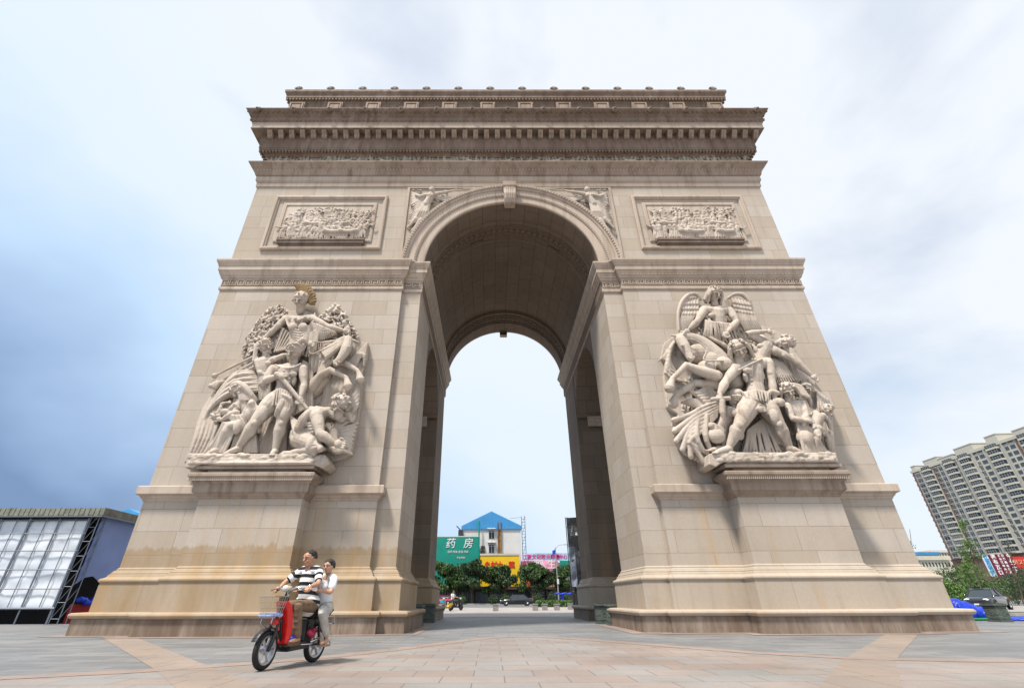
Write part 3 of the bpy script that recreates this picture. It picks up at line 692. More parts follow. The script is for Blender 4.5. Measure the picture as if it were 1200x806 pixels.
    def arm(s,a,b,c,r,hand=None):
        """shoulder a, elbow b, wrist c (u,v,d)"""
        s.E((a[0],a[1]+r*.1,a[2]),(r*1.18,r*1.15,r*1.35))
        m=lambda p,q,t:tuple(p[i]*(1-t)+q[i]*t for i in range(3))
        s.limb([a,m(a,b,.45),m(a,b,.85),b,m(b,c,.3),m(b,c,.75),c],[r*1.08,r*1.05,r*.80,r*.80,r*.92,r*.66,r*.52]); t=m(a,b,.5); s.E((t[0],t[1],t[2]+s.L(r*.45)),(r*.7,r*.6,r*.9))
        if hand is not None: s.hand(c[0]+math.cos(R(hand))*r*.8,c[1]+math.sin(R(hand))*r*.8,c[2]+.02,hand,r*.78)
    def leg(s,a,b,c,r,foot=None):
        m=lambda p,q,t:tuple(p[i]*(1-t)+q[i]*t for i in range(3))
        s.limb([a,m(a,b,.3),m(a,b,.7),b,m(b,c,.28),m(b,c,.7),c],[r*1.1,r*1.12,r*.86,r*.66,r*.72,r*.50,r*.38],12)
        s.E((b[0],b[1],b[2]+s.L(r*.36)),(r*.42,r*.4,r*.48)); q=m(a,b,.55); s.E((q[0],q[1],q[2]+s.L(r*.5)),(r*.62,r*.62,r*1.1))
        q=m(b,c,.3); s.E((q[0]+r*.3,q[1],q[2]),(r*.45,r*.5,r*.9)); s.E((q[0]-r*.3,q[1],q[2]),(r*.42,r*.5,r*.8))
        if foot:
            s.limb([(c[0],c[1]+r*.2,c[2]),m((c[0],c[1]+r*.2,c[2]),foot,.5),foot],[r*.42,r*.38,r*.28],10)
            for i in range(4): s.limb([(foot[0]+(i-1.5)*r*.12,foot[1],foot[2]),(foot[0]+(foot[0]-c[0])*.22+(i-1.5)*r*.16,foot[1]+r*.1,foot[2]+.06)],[r*.14,r*.11],6)
def slab_from(cl,sil,d0,d1):
    f=[cl.P((u,v,d1)) for u,v in sil]; bk=[Vector((p.x,d0,p.z)) for p in f]; n=len(f)
    cl.add(f+bk,[tuple(range(n)),tuple(range(2*n-1,n-1,-1))]+[(i,i+n,(i+1)%n+n,(i+1)%n) for i in range(n)])
def done(cl,name,par,vox=.026,m=None,sm=1,label=None):
    o=cl.remesh(name,vox*.76,m or STS,par,smooth=sm+1,fac=.35)
    if label: o['label']=label
    return o
def leaves(c,poly,n,r,d0,d1,seed,long=1.6,ang=None):
    q=random.Random(seed); xs=[p[0] for p in poly]; ys=[p[1] for p in poly]; k=0
    def ins(x,y):
        r_=False
        for i in range(len(poly)):
            (x1,y1),(x2,y2)=poly[i],poly[i-1]
            if (y1>y)!=(y2>y) and x<(x2-x1)*(y-y1)/(y2-y1)+x1: r_=not r_
        return r_
    while k<n:
        x,y=q.uniform(min(xs),max(xs)),q.uniform(min(ys),max(ys))
        if not ins(x,y): continue
        a=q.uniform(0,PI) if ang is None else R(ang)+q.uniform(-.5,.5); l=r*long; d=q.uniform(d0,d1); dx,dy=math.cos(a)*l,-math.sin(a)*l
        c.T([(x-dx,y-dy,d-.03),(x,y,d+.05),(x+dx,y+dy,d-.01)],[r*.35,r*.8,r*.25],6); k+=1
# ---------------------------------------------------------------- left group
K=3.358
gl=empty('sculpture_group',parent=arch); gl['label']='left carved group with helmeted goddess above a standing warrior'
mk=lambda:Clay(200,320,K)
c=mk()
sil=[(62,745),(85,665),(100,590),(130,515),(165,460),(160,420),(205,385),(255,350),(275,300),(300,250),(335,190),(385,135),(430,122),(470,150),(520,140),(560,160),(600,160),(648,115),(685,145),(702,190),(735,230),(742,268),(778,275),(772,335),(752,400),(752,455),(745,525),(735,590),(722,650),(712,712),(660,735),(560,752)]
slab_from(c,sil,.02,.22)
inner=[(110,700),(120,600),(180,470),(290,330),(330,250),(450,190),(590,190),(690,200),(730,300),(735,420),(720,560),(690,690)]
leaves(c,inner,420,4.2,.20,.30,21,2.6,70)
leaves(c,[(275,330),(300,250),(340,190),(385,138),(430,122),(455,150),(440,200),(380,270),(330,330)],430,4.6,.22,.34,2,1.8,55)
leaves(c,[(565,165),(600,165),(650,115),(685,150),(700,190),(735,235),(735,265),(690,240),(640,205)],110,7.5,.24,.40,3,1.5)
# fanned mane / banner at right and streaming folds
for i in range(11): c.T([(640+6*i,395+3*i,.25),(705+5*i,345-3*i,.34),(775-i*1.5,275+9*i,.28)],[6,8,5],7)
for i in range(15): c.T([(590+i*9,560+i*2,.26),(600+i*10,500-i*3,.3+.05*(i%2)),(610+i*9.5,420,.26)],[6,7,5],7)
for i in range(9): c.T([(640+i*6,560+4*i,.3),(700+i*3,500+5*i,.38+.04*(i%2)),(748-i,440+10*i,.3)],[6,8,5],7)
for i in range(8): c.T([(610+i*4,640-i*2,.3),(670+i*3,615+i*8,.46+.05*(i%2)),(735-i*4,590+i*16,.4)],[7,11,6],8)
for i in range(6): c.T([(585+4*i,700-4*i,.4),(650,690+3*i,.55),(712-i*3,712+3*i-i*6,.45)],[7,10,6],8)
# sweeping cloths at left
for i in range(10): c.T([(60+i*6,742,.3),(95+i*8,650,.36+.05*(i%2)),(120+i*8,560,.34),(170+i*3,470+i*5,.28)],[7,8,7,5],7)
for i in range(9): c.T([(330+i*3,390+i*9,.34),(260-i*2,395+i*10,.46+.06*(i%2)),(190-i*5,470+i*9,.4),(150-i*2,540+i*10,.3)],[8,12,10,6],8)
done(c,'background_relief',gl,.032)
# lances / trumpets
c=mk()
for a,b in (((345,318,.42),(185,398,.42)),((350,338,.44),(172,438,.4)),((365,350,.42),(215,425,.38))): c.limb([a,b],[5.5,5]); c.limb([b,(b[0]-12,b[1]+6,b[2])],[6,13])
c.E((178,440,.38),(20,12,24)); done(c,'trumpet',gl,.03)
# goddess
c=mk(); hc,hm,hq=c.head(509,106,.52,32,look=0)
c.ball(hc+Vector((0,.10,.20)),(hq*.98,hq*.98,hq*.85),12,9); c.torso((452,178),(560,176),(503,195),(492,270),(485,330),.42,36,False,False)
for i in range(5):
    a=R(200+35*i); c.E((490+15*i*.9,180+math.sin(i*1.5)*6,.78),(9,8,9))
c.E((482,212,.72),(22,14,22)); c.E((520,212,.72),(22,14,22))
c.arm((450,185,.45),(408,222,.5),(372,255,.5),17,130); c.arm((562,182,.45),(622,212,.55),(675,224,.6),17,10)
for i in range(9): c.T([(452+i*2,175+3*i,.55),(470+i*3,215+i*9,.72-.02*i),(520,225+i*10,.72),(560-i*2,190+i*8,.6)],[4,6,6,4],7)
c.fold([(440,215,.45),(500,260,.6),(560,230,.6),(585,215,.55)],[(405,310,.42),(455,300,.5),(540,330,.5),(575,300,.45)],19,9,.06,.7)
c.fold([(560,195,.6),(600,212,.62),(650,232,.62)],[(545,268,.45),(600,262,.42),(655,240,.45)],15,7,.05,.7)
done(c,'helmeted_goddess',gl,.024)
c=mk()
for i in range(13):
    t=i/12; u=492+76*min(1,t*1.1); v=46+max(0,t-.45)*118; c.T([(509+t*38,84+t*34,.40),(u,v,.46)],[7,8.5],6)
slab=[(488,44),(545,42),(568,78),(566,122),(545,120),(530,80),(500,72)]
slab_from(c,slab,-.34,.46); done(c,'helmet_crest',gl,.026,STO,label='brown stained helmet crest')
# wreath
c=mk()
for i in range(12):
    a=2*PI*i/12; c.E((693+12*math.cos(a),235+20*math.sin(a),.55),(6,6,8))
done(c,'wreath',gl,.026)
# bearded man
c=mk(); c.head(374,287,.55,29,look=.55,tilt=-28,hair='curly',beard=True)
c.torso((338,352),(405,340),(368,352),(372,400),(375,440),.42,32,False,True); c.arm((345,350,.5),(350,390,.55),(372,402,.6),15,10); c.arm((395,345,.5),(430,330,.6),(465,320,.45),15)
for i in range(16):
    c.T([(350-i,270+i*4,.5),(335-i*.6,285+i*4,.52),(330+i,300+i*3,.48)],[6,8,5],6)
c.fold([(345,400,.5),(400,395,.5)],[(350,500,.42),(395,495,.42)],7,9,.06,.8)
done(c,'bearded_man',gl,.024)
# central warrior
c=mk(); hc,hm,hq=c.head(484,309,.86,31,look=-.12,tilt=6)
c.ball(hc+Vector((.02,.09,.20)),(hq*.96,hq*.96,hq*.78),12,9); c.T([(456,290,.9),(470,278,1.08),(498,278,1.08),(516,292,.92)],[4,5,5,4],7); c.T([(505,270,.95),(520,262,.9),(532,272,.8)],[9,12,9],7)
c.torso((404,378),(520,374),(462,388),(448,448),(440,482),.72,41)
c.T([(412,360,.85),(440,372,1.02),(480,372,1.04),(512,356,.88)],[4,4,4,4],6)
c.arm((402,380,.76),(372,424,.88),(424,404,1.08),19,-10); c.arm((520,380,.76),(526,438,.84),(514,482,1.0),18,110)
c.leg((408,500,.78),(330,590,.98),(268,684,.86),34,(225,706,.95)); c.leg((462,506,.75),(436,592,.88),(412,694,.8),34,(400,712,.98))
c.fold([(385,475,.8),(430,455,1.1),(485,470,.95)],[(362,520,.85),(425,520,1.05),(470,545,.9)],12,9,.06,.8); c.T([(440,505,1.05),(425,535,1.1),(412,560,1.0)],[15,13,7],8)
c.T([(440,480,1.1),(470,495,1.05),(480,520,.95)],[9,9,5],7)
done(c,'standing_warrior',gl,.022)
c=mk(); c.limb([(428,402,1.14),(537,534,.98)],[10,8]); c.limb([(418,398,1.14),(440,412,1.14)],[13,13]); done(c,'sword',gl,.022)
c=mk(); c.fold([(520,345,.45),(560,365,.4)],[(480,560,.5),(560,520,.5)],9,10,.07,.8); c.fold([(395,590,.4),(440,600,.4)],[(330,712,.4),(420,712,.4)],12,8,.05,.8)
for i in range(14): c.T([(380+i*7,560,.35),(350+i*8,640,.36+.04*(i%2)),(320+i*10,712,.35)],[7,8,8],6)
done(c,'cloak',gl,.026)
# horse
c=mk(); c.T([(560,470,.30),(600,420,.32),(610,350,.30),(648,290,.40),(692,262,.55)],[30,34,32,26,21],12)
for i in range(12): c.T([(545+i*9,300-i*1.5,.44),(548+i*8,350,.50+.05*(i%2)),(545+i*6,405-i*4,.42)],[5,6,4],6)
c.fold([(540,275,.5),(600,270,.5),(655,262,.5)],[(540,300,.45),(600,300,.45),(650,290,.45)],14,6,.04,.8)
c.T([(698,262,.62),(690,300,.75),(668,335,.85),(652,352,.9)],[21,24,17,15],12); c.E((650,358,.92),(13,12,10)); c.T([(688,262,.66),(702,240,.66)],[7,3],6); c.T([(712,262,.6),(742,272,.6)],[7,3],6)
c.E((700,292,.84),8); c.E((664,350,1.0),5); c.T([(640,345,.95),(655,362,1.02)],[4,4],6)
c.limb([(552,455,.5),(590,405,.62),(628,382,.72),(664,398,.74),(690,412,.74),(694,428,.76)],[27,20,17,11,11,13]); c.limb([(694,424,.76),(698,446,.78)],[13,21])
c.limb([(668,350,.5),(700,362,.6),(736,385,.62),(742,400,.64)],[17,14,10,10]); c.limb([(742,396,.64),(746,420,.66)],[11,20])
for i in range(12): c.T([(590+i*7,305-i*4,.62),(610+i*7,330-i*5,.7),(606+i*8,352-i*7,.6)],[5,6,4],6)
c.T([(545,268,.75),(610,272,.62),(665,262,.62)],[4,4,4],6); c.T([(545,298,.7),(560,318,.68),(660,272,.66)],[4,4,4],6); c.hand(550,278,.75,20,13)
done(c,'rearing_horse',gl,.024)
# seated mother and child
c=mk(); c.head(262,466,.8,27,look=-.35,tilt=-35)
c.T([(240,448,.8),(262,436,.88),(292,452,.86),(318,482,.8),(335,500,.7)],[12,17,17,14,9],9); c.fold([(250,450,.9),(290,470,.85)],[(270,500,.85),(330,500,.75)],7,6,.04,.8)
c.torso((265,505),(320,495),(292,515),(300,560),(300,600),.6,32,False,False); c.arm((272,505,.78),(250,548,.9),(200,578,.95),15,200)
c.leg((300,600,.62),(318,512,.98),(345,620,.75),30); c.leg((300,610,.66),(235,600,.95),(185,690,.85),30,(150,708,.9))
c.fold([(215,560,.9),(260,560,1.0),(320,555,.9)],[(275,610,.85),(300,620,.85),(340,600,.8)],9,9,.05,.8)
c.fold([(205,590,.95),(260,590,.9)],[(135,705,.7),(215,705,.8)],11,11,.08,.8,6); c.fold([(260,600,.8),(330,600,.7)],[(230,706,.7),(345,706,.6)],12,10,.06,.8)
done(c,'seated_woman',gl,.024)
c=mk(); c.head(180,560,.92,17,look=-.5,tilt=-70); c.torso((190,540),(205,562),(205,548),(225,545),(240,548),.82,17,False,False); c.arm((195,540,.9),(200,515,.92),(222,508,.9),8,0); c.leg((235,540,.85),(250,515,.95),(270,530,.9),11); c.leg((240,552,.85),(262,545,.95),(270,560,.9),11)
done(c,'infant',gl,.022)
# kneeling man
c=mk(); c.head(662,512,.88,34,look=.6,tilt=48,hair='curly')
c.torso((548,540),(615,545),(575,560),(530,600),(505,640),.66,42,False,False); 
for i in range(4): c.T([(520+i*7,585+i*13,.95-.02*i),(548+i*5,592+i*11,1.0),(572,590+i*10,.9)],[4,6,4],6)
c.T([(545,548,.98),(522,575,1.0),(505,610,.96)],[16,20,20],10)
c.arm((575,562,.95),(588,632,1.12),(640,668,1.08),24,10); c.arm((620,545,.6),(670,580,.55),(690,568,.6),17,0)
c.leg((505,655,.75),(590,690,1.0),(480,706,.85),32,(445,708,.9)); c.leg((500,660,.6),(560,668,.75),(500,700,.6),30)
c.fold([(470,560,.8),(480,610,.95),(490,650,1.0)],[(600,640,.8),(590,660,.95),(570,690,1.0)],15,8,.05,.9,8)
done(c,'kneeling_man',gl,.022)
c=mk()
pl=[(600,665),(640,600),(668,545),(705,552),(712,580),(680,600),(655,640),(665,680),(620,690)]
slab_from(c,pl,-.25,.55); c.T([(668,548,.6),(700,556,.66),(712,580,.62)],[9,12,9],8); done(c,'shield',gl,.026)
# rock base
c=mk(); q=random.Random(4)
slab_from(c,[(55,765),(62,735),(90,708),(555,712),(560,752),(110,750),(90,764)],.0,1.02)
for i in range(90): c.E((q.uniform(75,550),q.uniform(714,748),1.0),(q.uniform(9,20),q.uniform(3,8),q.uniform(6,11)))
c.T([(70,752,.5),(200,748,1.0),(380,748,1.0),(550,746,1.0)],[8,9,9,9],6)
slab_from(c,[(556,714),(606,712),(625,748),(600,768),(560,752)],.0,.9)
for i in range(14): c.E((q.uniform(565,612),q.uniform(718,758),.86),q.uniform(8,14))
done(c,'rock_ledge',gl,.03)
# ---------------------------------------------------------------- right group
gr=empty('sculpture_group',parent=arch); gr['label']='right carved group with winged youth above a striding hero'
mk=lambda:Clay(750,320,K)
c=mk()
sil=[(275,748),(240,742),(185,712),(145,665),(130,605),(150,555),(108,525),(100,470),(94,410),(104,350),(84,330),(95,275),(150,235),(200,180),(300,180),(400,190),(470,205),(505,215),(590,250),(612,310),(645,355),(690,405),(690,450),(738,492),(758,545),(765,640),(775,742)]
slab_from(c,sil,.02,.2)
leaves(c,[(150,560),(110,420),(130,300),(230,200),(460,210),(600,280),(680,430),(750,560),(755,720),(300,720),(180,680)],460,4.2,.18,.30,23,2.6,100)
for i in range(14): c.T([(165-i*3,240+i*4,.3),(120-i*1.5,290+i*8,.4+.05*(i%2)),(112+i*5,350+i*6,.34)],[7,9,5],7)
for i in range(6): c.T([(110,300+i*6,.3),(96,325+i*3,.38),(72+i*3,346-i*2,.3)],[6,8,4],7)
for i in range(11): c.T([(640-i*8,420+i*3,.3),(620-i*9,370,.34+.04*(i%2)),(600-i*9,320,.28)],[5,7,5],6)
for i in range(13): c.T([(640+i*9,560,.3),(650+i*9,640+i*4,.4+.06*(i%2)),(690+i*7,742,.36)],[7,9,8],7)
c.fold([(690,460,.35),(740,500,.35)],[(700,560,.4),(760,560,.35)],6,9,.06,.8)
done(c,'background_relief',gr,.032)
# winged youth
c=mk(); c.head(293,82,.6,31,look=.15,hair='long')
c.torso((252,142),(352,146),(300,160),(306,205),(308,240),.45,38,False,True)
c.arm((250,148,.5),(226,190,.62),(196,218,.6),19,135); c.arm((356,152,.5),(380,192,.65),(350,228,.75),18,130)
c.fold([(255,185,.6),(300,195,.8),(360,200,.6)],[(245,245,.45),(310,262,.5),(400,290,.45)],15,9,.06,.8,5)
for i in range(8): c.T([(240+i*8,235+i*3,.45),(290+i*8,262+i*4,.55+.04*(i%2)),(350+i*6,300+i*5,.45)],[6,8,5],7)
done(c,'winged_youth',gr,.023)
def wing(c,root,tips,outer,flip):
    # shoulder curve, then two rows of feathers
    c.T(outer,[8]+[11]*(len(outer)-2)+[6],8)
    n=len(tips)
    for i,(a,b) in enumerate(tips): m=((a[0]+b[0])/2,(a[1]+b[1])/2,.36); c.T([(*a,.40),m,(*b,.30)],[9,10,5],7)
    g=random.Random(3)
# left wing
c=mk(); slab_from(c,[(152,232),(150,170),(160,115),(185,84),(212,80),(236,98),(240,140),(215,170),(195,225)],.02,.22)
c.T([(153,225,.36),(150,160,.42),(165,112,.46),(192,86,.46),(222,84,.44),(238,105,.4)],[6,8,10,11,10,7],8)
for i in range(8):
    t=i/7; c.T([(165+t*60,150-t*8+10,.36),(160+t*45,190-t*5,.34),(156+t*32,236-t*10,.28)],[8,8,4],7)
for rr in range(3):
    for i in range(6): c.T([(172+i*11,104+rr*20-abs(i-2)*2,.38-.02*rr),(168+i*11.5,122+rr*20,.42-.02*rr)],[7,8.5],7)
done(c,'wing',gr,.022)
c=mk(); slab_from(c,[(345,95),(375,82),(405,86),(432,112),(450,160),(478,222),(400,215),(365,140)],.02,.22)
c.T([(348,98,.38),(372,84,.44),(404,86,.46),(430,112,.44),(442,145,.36)],[7,10,11,10,6],8)
for i in range(9):
    t=i/8; c.T([(378+t*60,150-t*4,.36),(395+t*62,188,.35),(412+t*66,226-t*4,.28)],[8,8,4],7)
for rr in range(3):
    for i in range(6): c.T([(362+i*12+rr*5,100+rr*17+i*2,.40-.02*rr),(370+i*12+rr*5,117+rr*17+i*2,.43-.02*rr)],[7,8.5],7)
done(c,'wing',gr,.022)
# horse
c=mk(); c.T([(152,256,.50),(185,256,.45),(235,275,.42),(290,325,.40),(330,375,.38),(370,430,.35)],[22,27,36,46,50,44],16)
for i in range(16): c.T([(165+i*9,243+i*4.2+max(0,i-6)*2,.52),(160+i*9.5,232+i*3.4+max(0,i-6)*2.4,.58),(172+i*9.5,226+i*4.5+max(0,i-6)*2,.5)],[4,5,3],6)
c.T([(160,262,.72),(176,290,.80),(190,318,.86),(198,334,.9)],[24,25,18,16],12); c.E((200,338,.94),(14,12,10)); c.T([(152,250,.7),(122,244,.66)],[9,4],7); c.T([(166,245,.7),(178,228,.7)],[8,4],7)
c.E((166,285,.98),7); c.E((190,332,1.04),5); c.T([(196,350,.95),(214,330,.95)],[5,5],6)
c.T([(172,260,.6),(215,262,.95),(262,300,1.0),(250,340,1.0),(300,345,1.02),(348,345,.9)],[3,3,4,4,5,4],6)
c.E((232,318,.40),(62,42,50)); c.E((285,345,.44),(60,42,50)); c.E((262,372,.70),(42,30,34)); c.E((330,360,.72),(40,34,34))
c.limb([(300,405,.75),(245,388,.85),(180,364,.9),(150,395,.9),(128,415,.88),(124,430,.88)],[28,23,18,12,12,14]); c.limb([(122,428,.88),(116,452,.9)],[14,23])
c.limb([(300,440,.5),(215,432,.55),(170,462,.6),(140,484,.6)],[24,18,14,12]); c.limb([(138,486,.6),(130,514,.62)],[13,22])
for i in range(13): c.T([(178+i*7,450+i*3,.45),(215+i*5,470+i*5,.58+.06*(i%2)),(265+i*6,455+i*6,.5),(310,480+i*3,.5)],[7,9,9,6],7)
for i in range(5): c.T([(165+i*9,510+i*3,.4),(215+i*6,500+i*7,.55),(265+i*3,520+i*4,.5)],[6,10,6],7)
done(c,'rearing_horse',gr,.024)
# wounded man thrown back
c=mk(); c.head(570,270,.75,30,look=.4,tilt=75,hair='curly',beard=True)
c.torso((478,255),(530,300),(492,290),(470,335),(462,380),.52,36,False,True)
c.arm((470,262,.6),(418,240,.7),(495,228,.85),17,10); c.arm((530,305,.65),(600,338,.72),(672,400,.72),18,40)
c.fold([(500,330,.45),(560,350,.45)],[(540,440,.4),(620,420,.4)],10,8,.05,.8)
done(c,'fallen_man',gr,.023)
# central hero
c=mk(); c.head(390,300,.98,35,look=-.35,tilt=-12,hair='long')
c.torso((378,372),(502,348),(442,375),(452,440),(455,480),.76,42)
c.T([(375,390,.95),(430,360,1.18),(480,338,1.0)],[4,5,4],6)
c.arm((374,378,.85),(336,428,.98),(314,474,1.08),21,95); c.arm((506,356,.8),(520,430,.84),(528,492,.9),19,80)
c.fold([(405,470,1.0),(455,462,1.15),(510,470,1.0)],[(415,490,1.05),(465,500,1.15),(512,505,1.0)],10,9,.05,.9,5)
c.fold([(440,480,1.0),(500,475,1.0)],[(455,510,.95),(515,510,.95)],6,8,.05,.9)
c.leg((432,512,.85),(392,600,1.08),(350,684,.9),37,(305,704,1.0)); c.leg((498,525,.82),(548,595,1.0),(588,682,.85),34,(628,702,.95))
c.E((550,508,.95),(22,16,20)); c.T([(515,468,.95),(540,472,.95)],[13,12],8)
done(c,'striding_hero',gr,.022)
c=mk(); c.limb([(285,496,1.14),(350,492,1.14)],[9,9]); c.limb([(318,496,1.16),(316,478,1.14)],[9,9]); c.limb([(322,505,1.14),(325,550,1.12),(330,578,1.1)],[13,12,4]); done(c,'dagger',gr,.022)
# crouching helmeted man
c=mk(); c.head(376,500,.72,24,look=.2,tilt=6,beard=True); c.ball(c.P((375,478,.68)),(.30,.30,.22),12,8); c.T([(348,484,.9),(375,482,1.0),(402,486,.9)],[5,5,5],6)
c.torso((330,540),(385,530),(350,560),(320,600),(310,640),.55,36,False,False); c.arm((350,545,.8),(390,555,1.0),(455,536,1.15),20,-5)
c.leg((310,640,.6),(280,600,.85),(340,680,.7),30,(280,695,.8)); c.E((300,640,.85),(36,26,32))
done(c,'crouching_soldier',gr,.023)
# great cloak fanning out at lower left
c=mk()
ends=[(138,578),(128,600),(140,622),(134,642),(148,660),(150,684),(172,694),(180,712),(205,722),(228,738),(255,744),(275,735),(285,715)]
ends=[e for i in range(12) for e in (ends[i],((ends[i][0]+ends[i+1][0])/2-2,(ends[i][1]+ends[i+1][1])/2))]+[ends[-1]]
for i,(x,y) in enumerate(ends):
    t=i/24; h=(.16,.03,-.06,.05)[i%4]; c.T([(312-t*10,505+t*60,.74),(250-t*5,525+t*95,.62+h),(200-5*t,555+t*110,.55+h),(x-(5 if i%4==0 else -3),y,.42+h)],[5,9,11,(12 if i%4==0 else 9)],9)
slab_from(c,[(310,515),(220,535),(145,580),(140,640),(180,705),(260,738),(290,700),(300,600)],-.15,.42)
c.fold([(420,620,.55),(500,560,.55)],[(400,704,.5),(560,704,.5)],13,10,.07,.8,5); c.fold([(470,560,.5),(520,600,.5)],[(520,660,.5),(570,680,.5)],8,9,.06,.8)
c.T([(232,560,.75),(222,640,.8),(250,700,.7)],[10,12,9],8); c.T([(262,560,.8),(258,640,.85),(275,690,.75)],[10,12,9],8)
done(c,'fanned_cloak',gr,.026)
# woman, child and head behind
c=mk(); c.head(582,462,.8,28,look=-.3,tilt=-8,hair='long')
for i in range(12): c.T([(590,435+i*3,.7),(630+i*3,445+i*4,.72),(650+i*2,470+i*5,.6)],[7,9,5],7)
c.torso((572,520),(640,510),(605,525),(625,580),(640,620),.6,33,False,False); c.arm((580,525,.75),(600,572,.92),(655,582,.98),15,0); c.arm((640,520,.7),(655,560,.85),(640,600,.9),14)
c.fold([(610,580,.8),(690,620,.8)],[(640,704,.75),(740,704,.65)],13,11,.08,.8,8); c.E((650,650,.8),(34,26,36))
done(c,'seated_woman',gr,.023)
c=mk(); c.head(738,535,.7,19,look=.5,tilt=20); c.torso((690,548),(722,560),(702,568),(690,600),(690,625),.75,22,False,False); c.arm((722,560,.75),(742,580,.7),(748,612,.6),10); c.leg((690,625,.8),(702,640,.95),(690,690,.8),17); c.leg((700,610,.8),(735,640,.7),(745,690,.6),15)
done(c,'child',gr,.022)
c=mk(); c.head(662,452,.45,20,look=-.2,beard=False); c.T([(640,440,.5),(662,432,.52),(684,442,.5)],[6,8,6],7); done(c,'helmeted_head',gr,.024)
c=mk(); q=random.Random(6)
slab_from(c,[(272,752),(270,712),(300,703),(772,705),(782,742),(330,740),(300,762)],.0,1.02)
for i in range(100): c.E((q.uniform(290,770),q.uniform(708,736),1.0),(q.uniform(9,20),q.uniform(3,8),q.uniform(6,11)))
done(c,'rock_ledge',gr,.03)
# ================================================================ electric scooter, rider and passenger
SF=atz(305.8,785.6); SR=atz(365.6,775.6)
fw=Vector((SF.x-SR.x,SF.y-SR.y,0)); WB=fw.length; fw.normalize(); mid=(SF+SR)/2
SROT=math.atan2(fw.y,fw.x); HB=WB/2
def met(name,c,r=.35,**k): return mat(name,c,r,**k)
RED=mat('red_plastic',(.72,.015,.012),.32,coat=.4); BLK=mat('black_rubber',(.012,.012,.013),.75); BPL=mat('black_plastic',(.02,.02,.022),.4)
CHR=mat('chrome',(.62,.62,.64),.22,metal=1); ALU=mat('wheel_alloy',(.50,.50,.52),.38,metal=.8); WIRE=mat('basket_wire',(.36,.34,.28),.35,metal=.7)
scoot=empty('electric_scooter',(mid.x,mid.y,0),SROT,'red electric scooter with a wire basket carrying two people across the plaza','scooter')
RW=.245
YR=Matrix.Rotation(R(90),3,'X')
def wheel(x,rad,par,wd=.05,steer=0):
    w=empty('wheel',parent=par); w.location=(x,0,rad); w.rotation_euler=(0,0,steer)
    b=MB(); n=36; prof=[]
    for k in range(10):
        a=2*PI*k/10; prof.append((rad-.036+.036*math.cos(a),wd*.8*math.sin(a)))
    vs=[(r*math.cos(2*PI*j/n),y,r*math.sin(2*PI*j/n)) for r,y in prof for j in range(n)]
    b.add(vs,[(k*n+j,k*n+(j+1)%n,((k+1)%10)*n+(j+1)%n,((k+1)%10)*n+j) for k in range(10) for j in range(n)])
    b.build('tyre',BLK,w,smooth=True)
    b=MB(); rr=rad-.075; prof=[(rr-.012,-.03),(rr+.012,-.034),(rr+.012,.034),(rr-.012,.03)]
    vs=[(r*math.cos(2*PI*j/n),y,r*math.sin(2*PI*j/n)) for r,y in prof for j in range(n)]
    b.add(vs,[(k*n+j,k*n+(j+1)%n,((k+1)%4)*n+(j+1)%n,((k+1)%4)*n+j) for k in range(4) for j in range(n)])
    for k in range(6):
        a=2*PI*k/6
        for da in (-.10,.10): b.tube([(.045*math.cos(a+da*2),0,.045*math.sin(a+da*2)),((rr-.01)*math.cos(a+da*.6),0,(rr-.01)*math.sin(a+da*.6))],[.013,.009],6)
    b.lathe([(.0,-.045),(.055,-.045),(.06,-.03),(.06,.03),(.055,.045),(0,.045)],M=YR,n=18)
    b.build('rim',ALU,w)
    return w
FX=HB; RX=-HB
steer=empty('front_fork_assembly',parent=scoot)
wf=wheel(FX,RW,scoot,.045,R(6)); wr=wheel(RX,RW*.98,scoot,.055)
b=MB()
for s in (-1,1):
    b.tube([(FX,s*.065,RW),(FX-.06,s*.07,RW+.20),(FX-.10,s*.055,RW+.36)],[.022,.024,.020],10); b.tube([(FX-.02,s*.066,RW+.06),(FX-.06,s*.07,RW+.21)],[.031,.029],10)
b.tube([(FX-.10,0,.60),(FX-.17,0,.84),(FX-.21,0,.95)],[.026,.024,.02],10); b.box((FX-.10,0,.60),(.07,.17,.04))
bpy.data.objects.remove(steer)
b.build('fork',BPL,scoot,smooth=False)
b=MB()   # mudguard
for k in range(13):
    a=R(25+130*k/12)
    if k<12:
        a2=R(25+130*(k+1)/12); r=RW+.022
        vs=[(FX+r*math.cos(t)*1.0,s*.062,RW+r*math.sin(t)+(0)) for t in (a,a2) for s in (-1,1)]+[(FX+(r+.014)*math.cos(t),s*.03,RW+(r+.014)*math.sin(t)) for t in (a,a2) for s in (-1,1)]
        b.add(vs,[(0,1,3,2),(4,6,7,5),(0,2,6,4),(1,5,7,3)])
b.build('mudguard',BPL,scoot,smooth=True)
# handlebar
b=MB(); HZ=1.02; hx=FX-.24
b.tube([(hx+.02,0,.93),(hx+.0,0,.99)],.022,8); 
for s in (-1,1): b.tube([(hx,0,.95),(hx+.03,s*.07,1.0),(hx+.02,s*.16,1.045),(hx-.03,s*.24,1.03),(hx-.09,s*.33,1.0)],[.014]*5,8)
b.build('handlebar',CHR,scoot,smooth=True)
for s in (-1,1):
    b=MB(); b.tube([(hx-.045,s*.265,1.022),(hx-.105,s*.355,.992)],.019,10); b.tube([(hx-.0,s*.235,1.03),(hx+.02,s*.33,1.005)],.006,6); b.build('grip',BLK,scoot,smooth=True)
b=MB(); b.ball((hx+.07,0,1.03),(.045,.06,.048),14,10); b.box((hx+.02,0,1.035),(.08,.10,.05)); b.build('headlight',mat('lamp_lens',(.62,.60,.50),.2,coat=.5),scoot,smooth=True)
b=MB(); b.box((hx+.06,0,.88),(.13,.11,.09)); b.build('controller_box',BPL,scoot,bevel=.015)
